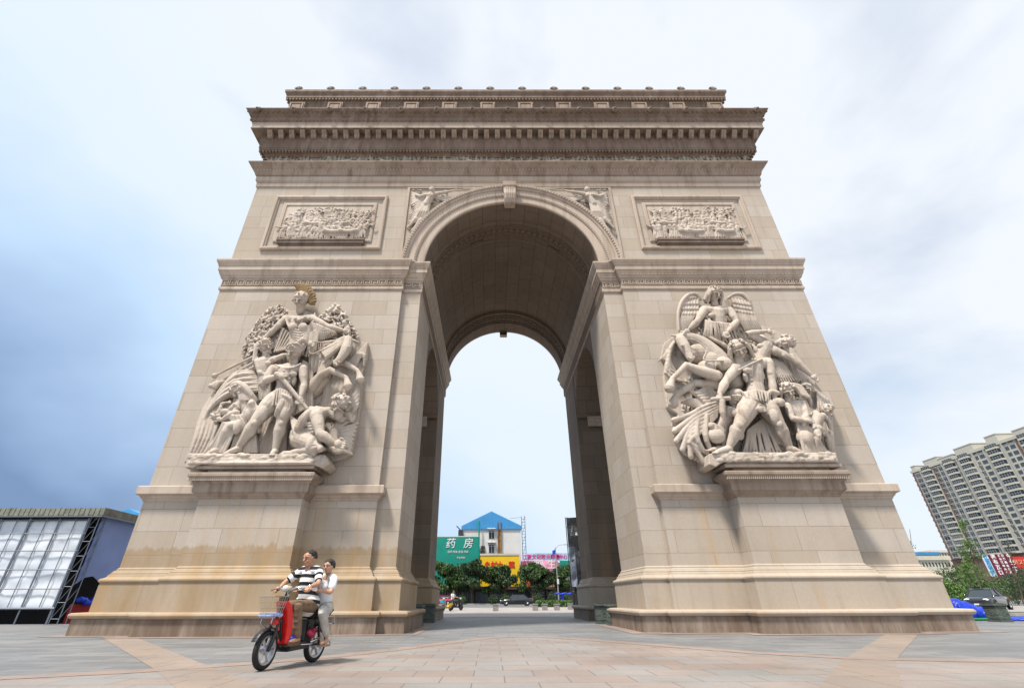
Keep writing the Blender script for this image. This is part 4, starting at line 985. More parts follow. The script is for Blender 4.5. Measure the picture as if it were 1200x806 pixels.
# leg shield and red fairing
b=MB()
ys=[-.15,-.10,0,.10,.15]; xs={-.15:-.05,-.10:-.012,0:.0,.10:-.012,.15:-.05}
rows=[(FX-.14,.98-.12),(FX-.19,.84),(FX-.235,.70),(FX-.275,.55),(FX-.30,.42),(FX-.31,.33)]; rows=[(FX-.10,.86),(FX-.155,.78),(FX-.20,.66),(FX-.245,.52),(FX-.265,.40),(FX-.27,.30)]
wdt=[.80,1.,1.,.95,.85,.8]
F_=[];
for (x,z),k in zip(rows,wdt):
    for y in ys: F_.append((x+xs[y],y*k,z))
Bk=[(x-.03,y,z) for x,y,z in F_]; n=5; m=len(rows); vs=F_+Bk; off=len(F_); fs=[]
for i in range(m-1):
    for j in range(n-1): fs+= [(i*n+j,i*n+j+1,(i+1)*n+j+1,(i+1)*n+j),(off+i*n+j,off+(i+1)*n+j,off+(i+1)*n+j+1,off+i*n+j+1)]
for i in range(m-1): fs+=[(i*n,(i+1)*n,off+(i+1)*n,off+i*n),(i*n+n-1,off+i*n+n-1,off+(i+1)*n+n-1,(i+1)*n+n-1)]
fs+=[tuple(range(n))+tuple(off+j for j in range(n-1,-1,-1)),tuple((m-1)*n+j for j in range(n-1,-1,-1))+tuple(off+(m-1)*n+j for j in range(n))]
b.add(vs,fs); b.build('leg_shield',RED,scoot,smooth=False,bevel=.008)
b=MB(); b.box((FX-.075,0,.595),(.05,.16,.07)); b.ball((FX-.055,.055,.59),(.04,.03,.035),8,6); b.build('front_cover',RED,scoot,bevel=.012)
# basket: wire frame
b=MB(); bx0,bx1,by,z0,z1=FX-.10,FX+.17,.15,.70,.92
def ringp(t):
    e=.75+.25*t; z=z0+(z1-z0)*t; cx=(bx0+bx1)/2; hxr=(bx1-bx0)/2*e; hy=by*e; return [(cx-hxr,-hy,z),(cx+hxr,-hy,z),(cx+hxr,hy,z),(cx-hxr,hy,z)]
for t in (0,.33,.66,1):
    p=ringp(t); b.tube(p+[p[0]],.005 if t<1 else .008,5,cap=False)
p0,p1=ringp(0),ringp(1)
for s in range(4):
    a0,a1=Vector(p0[s]),Vector(p0[(s+1)%4]); c0,c1=Vector(p1[s]),Vector(p1[(s+1)%4])
    for k in range(6): t=k/6; b.tube([a0.lerp(a1,t),c0.lerp(c1,t)],.003,4,cap=False)
for k in range(5): t=(k+.5)/5; b.tube([Vector(p0[0]).lerp(Vector(p0[1]),t),Vector(p0[3]).lerp(Vector(p0[2]),t)],.003,4,cap=False)
b.tube([(FX-.15,0,.84),(FX-.09,0,.82)],.01,6)
b.build('basket',WIRE,scoot)
b=MB(); b.box((FX+.03,0,.68),(.24,.27,.05)); b.build('basket_tray',mat('blue_white_plastic',(.35,.42,.70),.4,var=.5,vs=22),scoot,bevel=.015)
b=MB(); b.tube([(FX+.08,.1,.66),(FX+.10,.10,.58),(FX-.03,.06,.50)],.006,6); b.tube([(FX+.08,-.1,.66),(FX+.10,-.10,.58),(FX-.03,-.06,.50)],.006,6); b.build('basket_stay',CHR,scoot)
# frame, footboard, battery, motor parts
b=MB(); b.tube([(FX-.20,0,.62),(FX-.25,0,.40),(FX-.32,0,.27),(RX+.35,0,.27),(RX+.22,0,.40),(RX-.02,0,.62)],.022,8)
for s in (-1,1): b.tube([(RX+.32,s*.06,.28),(RX,s*.075,RW)],[.02,.018],8); b.tube([(RX+.02,s*.085,RW+.03),(RX+.09,s*.08,.58)],[.022,.018],8)
b.build('frame',BPL,scoot)
b=MB(); b.prism([(FX-.34,.24),(FX-.30,.30),(RX+.32,.30),(RX+.28,.22),(FX-.30,.20)],-.14,.14,'y'); b.build('footboard',BPL,scoot,bevel=.012)
b=MB(); b.box((RX+.27,0,.45),(.17,.17,.30)); b.build('battery_box',BPL,scoot,bevel=.02)
b=MB(); b.ball((FX-.37,.13,.36),(.055,.04,.05),10,8); b.build('lock',mat('blue_plastic',(.02,.06,.40),.3),scoot,smooth=True)
b=MB(); b.ball((RX+.30,.14,.41),(.10,.045,.055),10,8,M=Matrix.Rotation(R(-20),3,'Y')); b.ball((RX+.24,.15,.46),(.05,.03,.03),8,6); b.build('side_panel',mat('crimson_plastic',(.42,.01,.06),.35,coat=.3),scoot,smooth=True)
b=MB(); b.tube([(FX-.42,.13,.28),(RX+.30,.17,.27),(RX+.20,.17,.30)],.012,8); b.tube([(RX+.30,.16,.30),(RX+.12,.18,.345)],[.018,.022],8); b.build('footpeg',CHR,scoot,smooth=True)
b=MB(); b.ball((RX+.20,0,.70),(.20,.11,.06),14,8); b.ball((RX-.12,0,.72),(.20,.12,.06),14,8); b.tube([(RX+.24,0,.66),(RX-.2,0,.68)],.07,8); b.remesh('seat',.012,BLK,scoot,smooth=3)
b=MB(); b.ball((RX+.05,0,.58),(.22,.10,.09),12,8); b.build('rear_body',BPL,scoot,smooth=True)
b=MB()
for s in (-1,1): b.tube([(RX+.05,s*.10,.62),(RX-.26,s*.10,.64),(RX-.30,s*.10,.52)],.008,6)
b.tube([(RX-.26,-.1,.64),(RX-.26,.1,.64)],.008,6); b.tube([(RX-.30,.1,.52),(RX-.30,-.1,.52)],.008,6)
for s in (-1,1): b.tube([(RX-.02,s*.11,.24),(RX-.20,s*.15,.22),(RX-.20,s*.15,.36),(RX-.12,s*.15,.40),(RX-.10,s*.14,.24)],.006,6)
b.build('rear_rack',CHR,scoot)
b=MB()
for k in range(10):
    a=R(30+125*k/10); a2=R(30+125*(k+1)/10); r=RW+.02
    b.add([(RX+r*math.cos(t),s*.06,RW+r*math.sin(t)) for t in (a,a2) for s in (-1,1)]+[(RX+(r+.012)*math.cos(t),s*.03,RW+(r+.012)*math.sin(t)) for t in (a,a2) for s in (-1,1)],[(0,1,3,2),(4,6,7,5),(0,2,6,4),(1,5,7,3)])
b.build('mudguard',BPL,scoot,smooth=True)
# ---- people
SKIN=mat('tan_skin',(.46,.25,.16),.5,var=.12,vs=30); SKIN2=mat('fair_tan_skin',(.52,.30,.20),.5,var=.12,vs=30); HAIR=mat('black_hair',(.012,.010,.009),.5,bump=.5,bs=120)
def stripes():
    m=bpy.data.materials.new('striped_polo_cotton'); m.use_nodes=True; t=m.node_tree; b=t.nodes['Principled BSDF']; b.inputs['Roughness'].default_value=.85
    uv=N(t,'ShaderNodeAttribute',attribute_name='stripe').outputs['Fac']
    f=math_(t,'FRACT',uv); s=math_(t,'LESS_THAN',f,.46); col=mixc(t,s,(.80,.80,.80),(.012,.012,.016))
    t.links.new(col,b.inputs['Base Color']); return m
class Body(MB):
    def cap(s,pts,r,n=12):
        W_=[Vector(p) for p in pts]; r=r if isinstance(r,(list,tuple)) else [r]*len(W_); o=[];q=[]
        if len(W_)>2:
            for i in range(len(W_)-1):
                a=W_[max(i-1,0)];b=W_[i];c=W_[i+1];e=W_[min(i+2,len(W_)-1)]
                for t in (0,.33,.66): o.append(.5*((2*b)+(c-a)*t+(2*a-5*b+4*c-e)*t*t+(3*b-a-3*c+e)*t**3)); q.append(r[i]+(r[i+1]-r[i])*t)
            o.append(W_[-1]); q.append(r[-1])
        else: o,q=W_,r
        s.tube(o,q,n)
def head_parts(b,c,q,M):
    c=Vector(c)
    def pb(p,rr): b.ball(c+M@(Vector(p)*q),tuple(x*q for x in (rr if isinstance(rr,(tuple,list)) else (rr,rr,rr))),14,10,M=M)
    # face looks along +x
    pb((-.12,0,.22),(.92,.76,.86)); pb((.16,0,-.20),(.62,.60,.78)); pb((.50,0,-.80),(.28,.30,.22)); pb((.1,0,-.62),(.55,.50,.35)); pb((.55,0,.50),(.32,.52,.30))
    b.tube([c+M@(Vector(p)*q) for p in ((.84,0,.20),(1.06,0,-.16),(.84,0,-.26))],[.09*q,.15*q,.11*q],8); 
    for s in (-1,1):
        b.tube([c+M@(Vector(p)*q) for p in ((.88,.10*s,.28),(.84,.36*s,.32),(.62,.58*s,.24))],[.08*q,.10*q,.07*q],8)
        pb((.62,.36*s,-.22),(.22,.24,.18)); pb((.70,.28*s,.08),(.11,.13,.09)); pb((-.02,.76*s,0),(.17,.07,.24)); pb((.98,.12*s,-.20),(.08,.08,.07))
    pb((.80,0,-.46),(.14,.26,.06)); pb((.76,0,-.57),(.15,.21,.075))
def fingers(b,w,d,up,q,grip=True,side=1):
    """palm at w, finger direction d; closed round a bar when grip"""
    w=Vector(w); d=Vector(d).normalized(); up=Vector(up).normalized(); x=d.cross(up).normalized()
    b.ball(w+d*q*.45,(q*.5,q*.5,q*.42),10,7)
    for i in range(4):
        p=w+d*q*.75+x*q*(i-1.5)*.27; l=q*(.52,.6,.56,.44)[i]
        if grip: b.tube([p,p+d*l*.7-up*q*.02,p+d*l*.75-up*l*.7,p+d*l*.2-up*l*.9],[.0115,.011,.010,.009],7)
        else: b.tube([p,p+d*l*.8-up*l*.1,p+d*l*1.4-up*l*.4],[.011,.010,.008],7)
    p=w+d*q*.25+x*q*.42*side; b.tube([p,p+x*q*.25*side+d*q*.3-up*q*.1,p+x*q*.1*side+d*q*.6-up*q*.45],[.0135,.012,.010],7)
def pants_shirt(): pass
def person_part(name,b,vox,m,par,sm=2,stripe=None):
    o=b.remesh(name,vox,m,par,smooth=sm,fac=.5)
    if stripe:
        me=o.data; at=me.attributes.new('stripe','FLOAT','POINT')
        for v in me.vertices: at.data[v.index].value=stripe(v.co)
    return o
base=scoot.matrix_basis
# rider -----------------------------------------------------------
rider=empty('person',(mid.x,mid.y,0),SROT,'man in black and white striped polo shirt and brown trousers steering the red scooter','person')
pel=Vector((-.20,0,.80)); ch=Vector((-.13,0,1.15)); nk=Vector((-.10,0,1.335)); hd=Vector((-.055,.0,1.475)); q=.116
shs={1:Vector((-.12,.19,1.285)),-1:Vector((-.12,-.19,1.285))}
els={1:Vector((.02,.33,1.10)),-1:Vector((.05,-.33,1.12))}; wrs={1:Vector((hx-.14,.29,1.055)),-1:Vector((hx-.14,-.30,1.055))}
kns={1:Vector((.20,.17,.80)),-1:Vector((.21,-.15,.78))}; ans={1:Vector((.10,.16,.40)),-1:Vector((.15,-.12,.38))}; hip={1:Vector((-.20,.10,.79)),-1:Vector((-.20,-.10,.79))}
HM=Matrix.Rotation(R(-8),3,'Z')@Matrix.Rotation(R(8),3,'Y')
b=Body(); head_parts(b,hd,q,HM); b.cap([hd+Vector((-.02,0,-.06)),nk,nk+Vector((-.01,0,-.08))],[.056,.056,.075])
b.cap([nk-Vector((0,0,.05)),ch,(ch+pel)/2,pel],[.09,.135,.125,.13])
for s in (1,-1):
    b.cap([shs[s]*.6+nk*.4,shs[s]],[.06,.055]); b.cap([shs[s],shs[s].lerp(els[s],.5),els[s],els[s].lerp(wrs[s],.35),wrs[s]],[.055,.048,.040,.041,.026])
    fingers(b,wrs[s]+(wrs[s]-els[s]).normalized()*.02,Vector((hx-.075,s*.31,1.03))-wrs[s],(0,0,1),.085,True,-s)
    b.cap([hip[s],hip[s].lerp(kns[s],.5),kns[s],kns[s].lerp(ans[s],.35),ans[s]],[.085,.078,.055,.052,.036]); f=ans[s]
    b.cap([f+Vector((-.03,0,-.05)),f+Vector((.05,0,-.065)),f+Vector((.15,s*.01,-.075))],[.036,.036,.026])
person_part('body',b,.0085,SKIN,rider)
b=Body()
b.cap([nk+Vector((0,0,-.035)),nk+Vector((-.005,0,-.075)),ch,(ch+pel)/2+Vector((.01,0,0)),pel+Vector((0,0,.02)),pel+Vector((0,0,-.03))],[.070,.112,.150,.146,.156,.155],16)
for s in (1,-1):
    b.cap([nk+Vector((0,s*.05,-.05)),shs[s]*.6+nk*.4,shs[s]],[.07,.072,.070],14); b.cap([shs[s],shs[s].lerp(els[s],.42),shs[s].lerp(els[s],.66)],[.070,.068,.064],14)
    b.cap([pel+Vector((-.02,s*.07,.03)),pel+Vector((.06,s*.10,.035))],[.13,.10],12)
    b.cap([nk+Vector((-.03,s*.05,.0)),nk+Vector((.05,s*.035,-.035)),nk+Vector((.095,s*.02,-.10))],[.016,.018,.014],8)
def st(co):
    # stripes follow the torso axis; on the sleeve they follow the arm
    for s in (1,-1):
        if co.y*s>.205: a=shs[s]; d=(els[s]-a); t=(co-a).dot(d.normalized()); return (1.30-t*1.0)/.118+.15
    return (co.z+ (co.x+.12)*-.12)/.118
person_part('polo_shirt',b,.0095,stripes(),rider,stripe=st)
TR=mat('brown_trousers',(.19,.12,.075),.85,var=.25,vs=14,bump=.3,bs=30)
b=Body()
for s in (1,-1):
    b.cap([hip[s]+Vector((-.02,-s*.02,0)),hip[s].lerp(kns[s],.4),hip[s].lerp(kns[s],.8),kns[s],kns[s].lerp(ans[s],.4),kns[s].lerp(ans[s],.98)],[.108,.093,.076,.070,.061,.060],14)
    for k in range(4): t=.15+.2*k; p=kns[s].lerp(ans[s],t); b.ball(p+Vector((.01,0,0)),(.066,.062,.02),10,6)
b.cap([pel+Vector((0,-.06,.0)),pel+Vector((0,.06,.0))],.125)
person_part('trousers',b,.0095,TR,rider)
SHO=mat('brown_leather',(.12,.06,.035),.5)
for s in (1,-1):
    f=ans[s]; b=Body(); b.cap([f+Vector((-.045,0,-.075)),f+Vector((.06,0,-.09)),f+Vector((.17,s*.01,-.092))],[.034,.036,.030]); b.box(f+Vector((.055,0,-.118)),(.26,.085,.02)); person_part('shoe',b,.008,SHO,rider,1)
b=MB(); g=random.Random(3)
def hairfn(b,c,q,M,vol=1.,lowb=-.25,n=230,fr=.62):
    c=Vector(c); b.ball(c+M@(Vector((-.22,0,.34))*q),(.86*q*vol,.80*q*vol,.80*q*vol),14,10)
    for i in range(n):
        a=g.uniform(0,2*PI); z=g.uniform(lowb,1.0); rr=math.sqrt(max(.02,1-z*z)); x,y=rr*math.cos(a),rr*math.sin(a)
        if x>.15 and z<fr: continue
        p=Vector((-.15+x*.92*vol,y*.84*vol,.22+z*.86*vol)); b.ball(c+M@(p*q),g.uniform(.10,.16)*q,6,4)
hairfn(b,hd,q,HM); person_part('hair',b,.007,HAIR,rider,1)
b=MB(); b.tube([wrs[1]+Vector((-.012,0,0)),wrs[1]+Vector((.006,0,0))],.031,14); b.build('wristwatch',CHR,rider)
EYE=mat('dark_eye',(.02,.014,.012),.3)
def face_marks(par,c,q,M,lips=(.30,.09,.07)):
    c=Vector(c)
    for s in (-1,1):
        b=MB(); b.ball(c+M@(Vector((.79,.28*s,.07))*q),(.035*q,.11*q,.05*q),8,6,M=M); b.build('eye',EYE,par,smooth=True)
        b=MB(); b.tube([c+M@(Vector(p)*q) for p in ((.97,.12*s,.30),(.93,.36*s,.37),(.74,.56*s,.30))],[.035*q,.04*q,.025*q],6); b.build('eyebrow',HAIR,par,smooth=True)
    b=MB()
    b.tube([c+M@(Vector(p)*q) for p in ((.86,-.20,-.52),(.925,0,-.50),(.86,.20,-.52))],[.03*q,.06*q,.03*q],7); b.build('lips',mat('lips_'+par.name,lips,.5),par,smooth=True)
face_marks(rider,hd,q,HM)
# passenger --------------------------------------------------------
pas=empty('person',(mid.x,mid.y,0),SROT,'woman in white T-shirt and grey trousers riding behind the striped-shirt man','person')
pel=Vector((-.54,.03,.79)); ch=Vector((-.46,.085,1.08)); nk=Vector((-.43,.125,1.24)); hd=Vector((-.375,.17,1.365)); q=.099
shs={1:Vector((-.42,.28,1.18)),-1:Vector((-.50,-.04,1.195))}
els={1:Vector((-.28,.36,.985)),-1:Vector((-.40,-.20,1.02))}; wrs={1:Vector((-.16,.27,1.005)),-1:Vector((-.16,-.24,1.0))}
kns={1:Vector((-.22,.31,.70)),-1:Vector((-.20,-.28,.70))}; ans={1:Vector((-.46,.27,.35)),-1:Vector((-.40,-.22,.36))}; hip={1:Vector((-.54,.13,.76)),-1:Vector((-.54,-.09,.76))}
HM=Matrix.Rotation(R(4),3,'Z')@Matrix.Rotation(R(4),3,'Y')@Matrix.Rotation(R(6),3,'X')
b=Body(); head_parts(b,hd,q,HM); b.cap([hd+Vector((-.02,0,-.06)),nk,nk+Vector((-.01,0,-.08))],[.046,.048,.065])
b.cap([nk-Vector((0,0,.05)),ch,(ch+pel)/2,pel],[.08,.115,.11,.13])
for s in (1,-1):
    b.cap([shs[s]*.6+nk*.4,shs[s]],[.052,.047]); b.cap([shs[s],shs[s].lerp(els[s],.5),els[s],els[s].lerp(wrs[s],.35),wrs[s]],[.050,.044,.036,.036,.024])
    fingers(b,wrs[s],Vector((.11,-s*.05,.01)),(0,0,1),.078,False,s)
    b.cap([hip[s],hip[s].lerp(kns[s],.5),kns[s],kns[s].lerp(ans[s],.35),ans[s]],[.09,.08,.055,.05,.034]); f=ans[s]
    b.cap([f+Vector((-.03,0,-.05)),f+Vector((.05,0,-.07)),f+Vector((.13,s*.02,-.08))],[.032,.032,.024])
person_part('body',b,.0085,SKIN2,pas)
b=Body(); b.cap([nk+Vector((-.01,0,-.055)),ch,(ch+pel)/2,pel+Vector((0,0,.0)),pel+Vector((0,0,-.05))],[.085,.148,.142,.160,.165],16)
for s in (1,-1):
    b.cap([nk+Vector((-.01,s*.03,-.06)),shs[s]*.6+nk*.4,shs[s]],[.05,.062,.062],14); b.cap([shs[s],shs[s].lerp(els[s],.40),shs[s].lerp(els[s],.62)],[.062,.064,.064],14); b.ball(ch+Vector((.09,s*.065,-.03)),(.06,.06,.06))
person_part('t_shirt',b,.0095,mat('white_cotton',(.78,.78,.80),.85,bump=.4,bs=12),pas)
b=MB(); b.ball(shs[1]+Vector((.085,.03,-.14)),(.02,.03,.026),10,8); b.build('shirt_logo',mat('blue_print',(.02,.09,.62),.6),pas,smooth=True)
b=Body()
for s in (1,-1):
    b.cap([hip[s]+Vector((-.02,-s*.02,0)),hip[s].lerp(kns[s],.4),hip[s].lerp(kns[s],.8),kns[s],kns[s].lerp(ans[s],.4),kns[s].lerp(ans[s],.85)],[.112,.097,.080,.073,.066,.056],14)
b.cap([pel+Vector((0,-.07,-.02)),pel+Vector((0,.07,-.02))],.13)
person_part('trousers',b,.0095,mat('grey_trousers',(.47,.45,.42),.85,var=.15,vs=12,bump=.3,bs=26),pas)
for s in (1,-1):
    f=ans[s]; b=MB(); b.box(f+Vector((.045,s*.01,-.112)),(.23,.08,.022)); b.tube([f+Vector((.06,-.045,-.10)),f+Vector((.06,0,-.035)),f+Vector((.06,.045,-.10))],.012,6); b.tube([f+Vector((-.06,-.035,-.09)),f+Vector((-.075,0,-.05)),f+Vector((-.06,.035,-.09))],.008,6); b.build('sandal',mat('tan_leather',(.34,.22,.14),.6),pas,bevel=.004)
b=MB(); hairfn(b,hd,q,HM,1.08,-.45,300,.48); person_part('hair',b,.007,HAIR,pas,1)
face_marks(pas,hd,q,HM,(.40,.10,.10))
# ================================================================ everything round the arch
GLS=mat('dark_window_glass',(.035,.05,.06),.12,spec=.6); TYR=BLK
def text(name,s,size,loc,rot,m,parent=None,ext=.02,sx=1.,shear=0.,bold=0.):
    cu=bpy.data.curves.new(name,'FONT'); cu.body=s; cu.size=size; cu.extrude=ext; cu.align_x='CENTER'; cu.align_y='CENTER'; cu.shear=shear; cu.offset=bold
    o=bpy.data.objects.new('tmp',cu); COL.objects.link(o); dg=bpy.context.evaluated_depsgraph_get()
    me=bpy.data.meshes.new_from_object(o.evaluated_get(dg)); bpy.data.objects.remove(o)
    me.transform(Matrix.Diagonal((sx,1,1,1))); ob=link(name,me,m,parent); ob.location=loc; ob.rotation_euler=rot; return ob
FR=(R(90),0,0)
def leafcloud(b,clumps,n,size,seed,flat=.6):
    g=random.Random(seed); tot=sum(c[3] for c in clumps); 
    for (x,y,z,w,rad) in clumps:
        k=int(n*w/tot)
        for i in range(k):
            v=Vector((g.gauss(0,1),g.gauss(0,1),g.gauss(0,1))); v.normalize(); v*=rad*(g.random()**.45); v.z*=flat
            c=Vector((x,y,z))+v; s=size*g.uniform(.6,1.3); q=Euler((g.uniform(0,6.3),g.uniform(0,6.3),g.uniform(0,6.3))).to_matrix()
            P=[q@Vector(p)*s+c for p in ((-1,0,0),(-.2,-.45,.1),(1,0,-.1),(-.1,.45,.1))]; b.add(P,[(0,1,2,3)])
def leafmat(name,c,c2):
    m=bpy.data.materials.new(name); m.use_nodes=True; t=m.node_tree; b=t.nodes['Principled BSDF']; b.inputs['Roughness'].default_value=.6
    g=N(t,'ShaderNodeNewGeometry'); r=g.outputs['Random Per Island']; b.inputs['Transmission Weight'].default_value=0
    col=mixc(t,r,c,c2); t.links.new(col,b.inputs['Base Color']); return m
LF=leafmat('broad_leaf',(.022,.055,.014),(.075,.14,.03)); LF2=leafmat('bright_leaf',(.04,.11,.016),(.12,.21,.04)); LFD=leafmat('dark_leaf',(.012,.03,.010),(.045,.085,.022))
BARK=mat('bark',(.09,.07,.05),.9,var=.3,vs=4,bump=.5,bs=12)
def tree(loc,h,cr,label,seed,lm=LF,n=2600,size=.26,group='street trees before the shops',cat='tree',trunk_h=.22,spread=1.):
    g=random.Random(seed); t=empty('street_tree',loc,0,label,cat,group)
    b=MB(); top=Vector((g.uniform(-.2,.2),g.uniform(-.2,.2),h*.62)); b.tube([(0,0,0),(g.uniform(-.08,.08),0,h*trunk_h),top],[h*.026,h*.02,h*.008],8); cl=[]
    nl=8
    for i in range(nl):
        a=2*PI*i/nl+g.uniform(-.3,.3); r=cr*g.uniform(.45,.8)*spread; z=h*g.uniform(.34,.82); e=Vector((r*math.cos(a),r*math.sin(a),z))
        s=Vector((0,0,h*(trunk_h+.05*g.random()))); b.tube([s,s.lerp(e,.5)+Vector((0,0,h*.04)),e],[h*.012,h*.008,h*.003],6); cl.append((e.x,e.y,e.z,1,cr*g.uniform(.35,.5)))
    for i in range(7):
        a=g.uniform(0,6.3); r=cr*g.uniform(0,.55); cl.append((r*math.cos(a),r*math.sin(a),h*g.uniform(.6,.93),1,cr*g.uniform(.3,.48)))
    b.build('trunk',BARK,t,smooth=True)
    b=MB(); leafcloud(b,cl,n,size,seed); b.build('crown',lm,t,recalc=False); return t
# ---- street
ASP=mat('asphalt',(.13,.135,.14),.85,var=.15,vs=.6,bump=.3,bs=40)
sheet_=lambda *a,**k: sheet(*a,**k)
def _sheet(name,poly,z,m):
    b=MB(); b.add([(x,y,z) for x,y in poly],[tuple(range(len(poly)))]); o=b.build(name,m,recalc=False)
    if o.data.polygons[0].normal.z<0: o.data.flip_normals()
    o['kind']='structure'; return o
_sheet('road',[(-300,46),(300,46),(300,84),(-300,84)],.012,ASP)
def kerb(y0,y1,h,m=mat('kerb_concrete',(.38,.37,.35),.85,var=.15,vs=2)):
    b=MB(); b.bx(-300,300,y0,y1,-.01,h); o=b.build('pavement',m); o['kind']='structure'
kerb(84.0,110,.15)
b=MB(); b.bx(-300,300,45.7,46,-.01,.05); o=b.build('kerb',MATS['kerb_concrete']); o['kind']='structure'
for y in (58,72):
    b=MB()
    for x in range(-60,60,7): b.add([(x,y,.016),(x+3.5,y,.016),(x+3.5,y+.18,.016),(x,y+.18,.016)],[(0,1,2,3)])
    o=b.build('road_marking',mat('road_paint',(.70,.70,.68),.7,var=.1,vs=9)); o['kind']='structure'
# ---- gabled building with blue gable
WHT=mat('white_render',(.62,.61,.60),.85,var=.06,vs=.7); BLU=mat('blue_cladding',(.055,.30,.62),.5,var=.10,vs=.6); GRN=mat('green_board',(.0,.24,.18),.45,var=.08,vs=.5); YEL=mat('yellow_board',(.78,.50,.01),.5,var=.06,vs=.5)
RST=mat('rust_stain',(.42,.25,.08),.9,var=.4,vs=1.5); DKM=mat('dark_metal',(.03,.032,.035),.5); CRM=mat('cream_render',(.55,.52,.43),.85,var=.08,vs=.4)
YB=92.
def px(x,y,Y): return aty(x,y,Y)
bd=empty('building',(-1,YB,0),0,'white building with bright blue gable end behind the yellow board','building')
def child(o,par):  # keep world coordinates under an empty
    o.parent=par; o.matrix_parent_inverse=Matrix.Translation(-Vector(par.location)) if par.rotation_euler.z==0 else (Matrix.Translation(par.location)@Matrix.Rotation(par.rotation_euler.z,4,'Z')).inverted(); return o
L0=px(542,620,YB).x; L1=px(610,620,YB).x; ZE=px(575,620,YB).z; ZA=px(575,599,YB).z; ZT=px(575,616,YB).z
b=MB(); b.bx(L0,L1,YB,YB+24,0,ZE-.01); child(b.build('wall',WHT),bd)
b=MB(); xm=(L0+L1)/2; b.prism([(L0-.25,ZE),(L1+.2,ZE),(L1+.2,ZT+.0),(xm,ZA),(L0-.25,ZT)],YB-.25,YB+24.3,'y'); ro=child(b.build('gable_roof',BLU),bd)
b=MB()
for k in range(40):
    x=L0+(L1-L0)*k/39; zt=ZT+(ZA-ZT)*(1-abs(x-xm)/(xm-L0)); b.bx(x-.02,x+.02,YB-.30,YB-.253,ZE+.02,zt-.05)
child(b.build('cladding_rib',BLU),bd)
for (x0,y0,x1,y1) in ((572.5,622,579.5,631),(572.5,638,579.5,647.5)):
    a=px(x0,y0,YB-.1); c=px(x1,y1,YB-.1); w=empty('window',parent=None); w.location=((a.x+c.x)/2,YB,(a.z+c.z)/2); W_=c.x-a.x; H_=a.z-c.z
    b=MB(); b.bx(-W_/2,W_/2,-.04,.0,-H_/2,H_/2); b.build('pane',GLS,w)
    b=MB(); 
    for q in (-W_/2,0,W_/2-.08): b.bx(q,q+.08,-.10,-.041,-H_/2,H_/2)
    b.bx(-W_/2,W_/2,-.11,-.042,H_/2-.3,H_/2-.22); b.build('frame',MATS['white_render'],w)
    b=MB(); b.prism([(-.75,H_/2+.42),(-.75,H_/2+.34),(0,H_/2+.62),(0,H_/2+.72)],-W_/2-.25,W_/2+.25,'x'); b.build('awning',mat('striped_awning',(.40,.40,.42),.7,var=.5,vs=6),w)
    child(w,bd)
for (x,y) in ((566,641),(566,646)):
    a=px(x,y,YB-.5); b=MB(); b.bx(a.x-.4,a.x+.4,YB-.45,YB-.003,a.z-.3,a.z+.3); b.lathe([(.0,-.02),(.24,-.02),(.24,.02),(0,.02)],(a.x,YB-.47,a.z),M=Matrix.Rotation(R(90),3,'X')); child(b.build('air_conditioner',DKM),bd)
b=MB(); a=px(583.5,616,YB); c=px(587.5,650,YB)
b.add([(a.x,YB-.012,ZE-.1),(c.x,YB-.012,ZE-.1),(c.x-.1,YB-.012,c.z),(a.x+.1,YB-.012,c.z)],[(0,1,2,3)]); child(b.build('rust_streak',RST),bd)
for X in (px(583.6,620,YB).x,px(587.2,620,YB).x):
    b=MB(); b.tube([(X,YB-.35,ZE+1.4),(X,YB-.35,c.z)],.11,8); child(b.build('flue_pipe',mat('rusty_pipe',(.16,.09,.05),.8,var=.4,vs=2)),bd)
a=px(540,624,YB); b=MB(); b.bx(a.x-.5,a.x+.5,YB-.8,YB+.2,a.z-.9,a.z+.5); b.tube([(a.x-.9,YB-.3,a.z+1.3),(a.x,YB-.3,a.z+.5)],.12,6); child(b.build('roof_box',DKM),bd)
b=MB(); X=px(611.5,620,YB).x
for dx in (0,.75): b.tube([(X+dx,YB,2),(X+dx,YB,px(611,605,YB).z)],.06,6)
for k in range(24): z=2+k*.62; b.tube([(X,YB,z),(X+.75,YB,z)],.035,5)
for k in range(6): b.tube([(X,YB,5+k*2),(X+.75,YB,7+k*2)],.03,5)
b.tube([(X-2.5,YB,px(602,607,YB).z),(X,YB,px(611,606,YB).z)],.03,5)
child(b.build('ladder_tower',DKM),bd)
gp=px(561.5,610,YB-1); b=MB(); b.tube([(gp.x,YB-1,2.6),(gp.x,YB-1,gp.z)],.16,8); child(b.build('green_post',GRN),bd)
# green pharmacy board
gs=empty('shop_sign',(-9,YB-1.2,0),0,'large green board with white pharmacy characters left of the blue gable','sign')
g0=px(480,629,YB-1.2); g1=px(561,629,YB-1.2); zb=px(530,687,YB-1.2).z
b=MB(); b.bx(g0.x,g1.x,YB-1.2,YB-.9,zb,g0.z); child(b.build('board',GRN),gs)
b=MB(); b.bx(g0.x,g1.x,YB-1.24,YB-.86,g0.z,g0.z+.16); child(b.build('top_rail',WHT),gs)
WTX=mat('white_letters',(.80,.82,.82),.5)
for ch_,x in (('药',527.8),('房',548.5)):
    p=px(x,637.0,YB-1.25); o=text('lettering',ch_,2.1,(p.x,YB-1.26,p.z),FR,WTX,None,.03,1.,.15,0.); child(o,gs)
p=px(536,646.5,YB-1.25); child(text('lettering','· 医药 零售 连锁 药房',.5,(p.x,YB-1.26,p.z),FR,WTX,None,.02),gs)
p=px(540,653.5,YB-1.25); child(text('lettering','平价药房',.45,(p.x,YB-1.26,p.z),FR,WTX,None,.02),gs)
p=px(529,683,YB-1.25); child(text('lettering','· · 小小',1.2,(p.x,YB-1.26,p.z),FR,WTX,None,.02,1.,.2),gs)
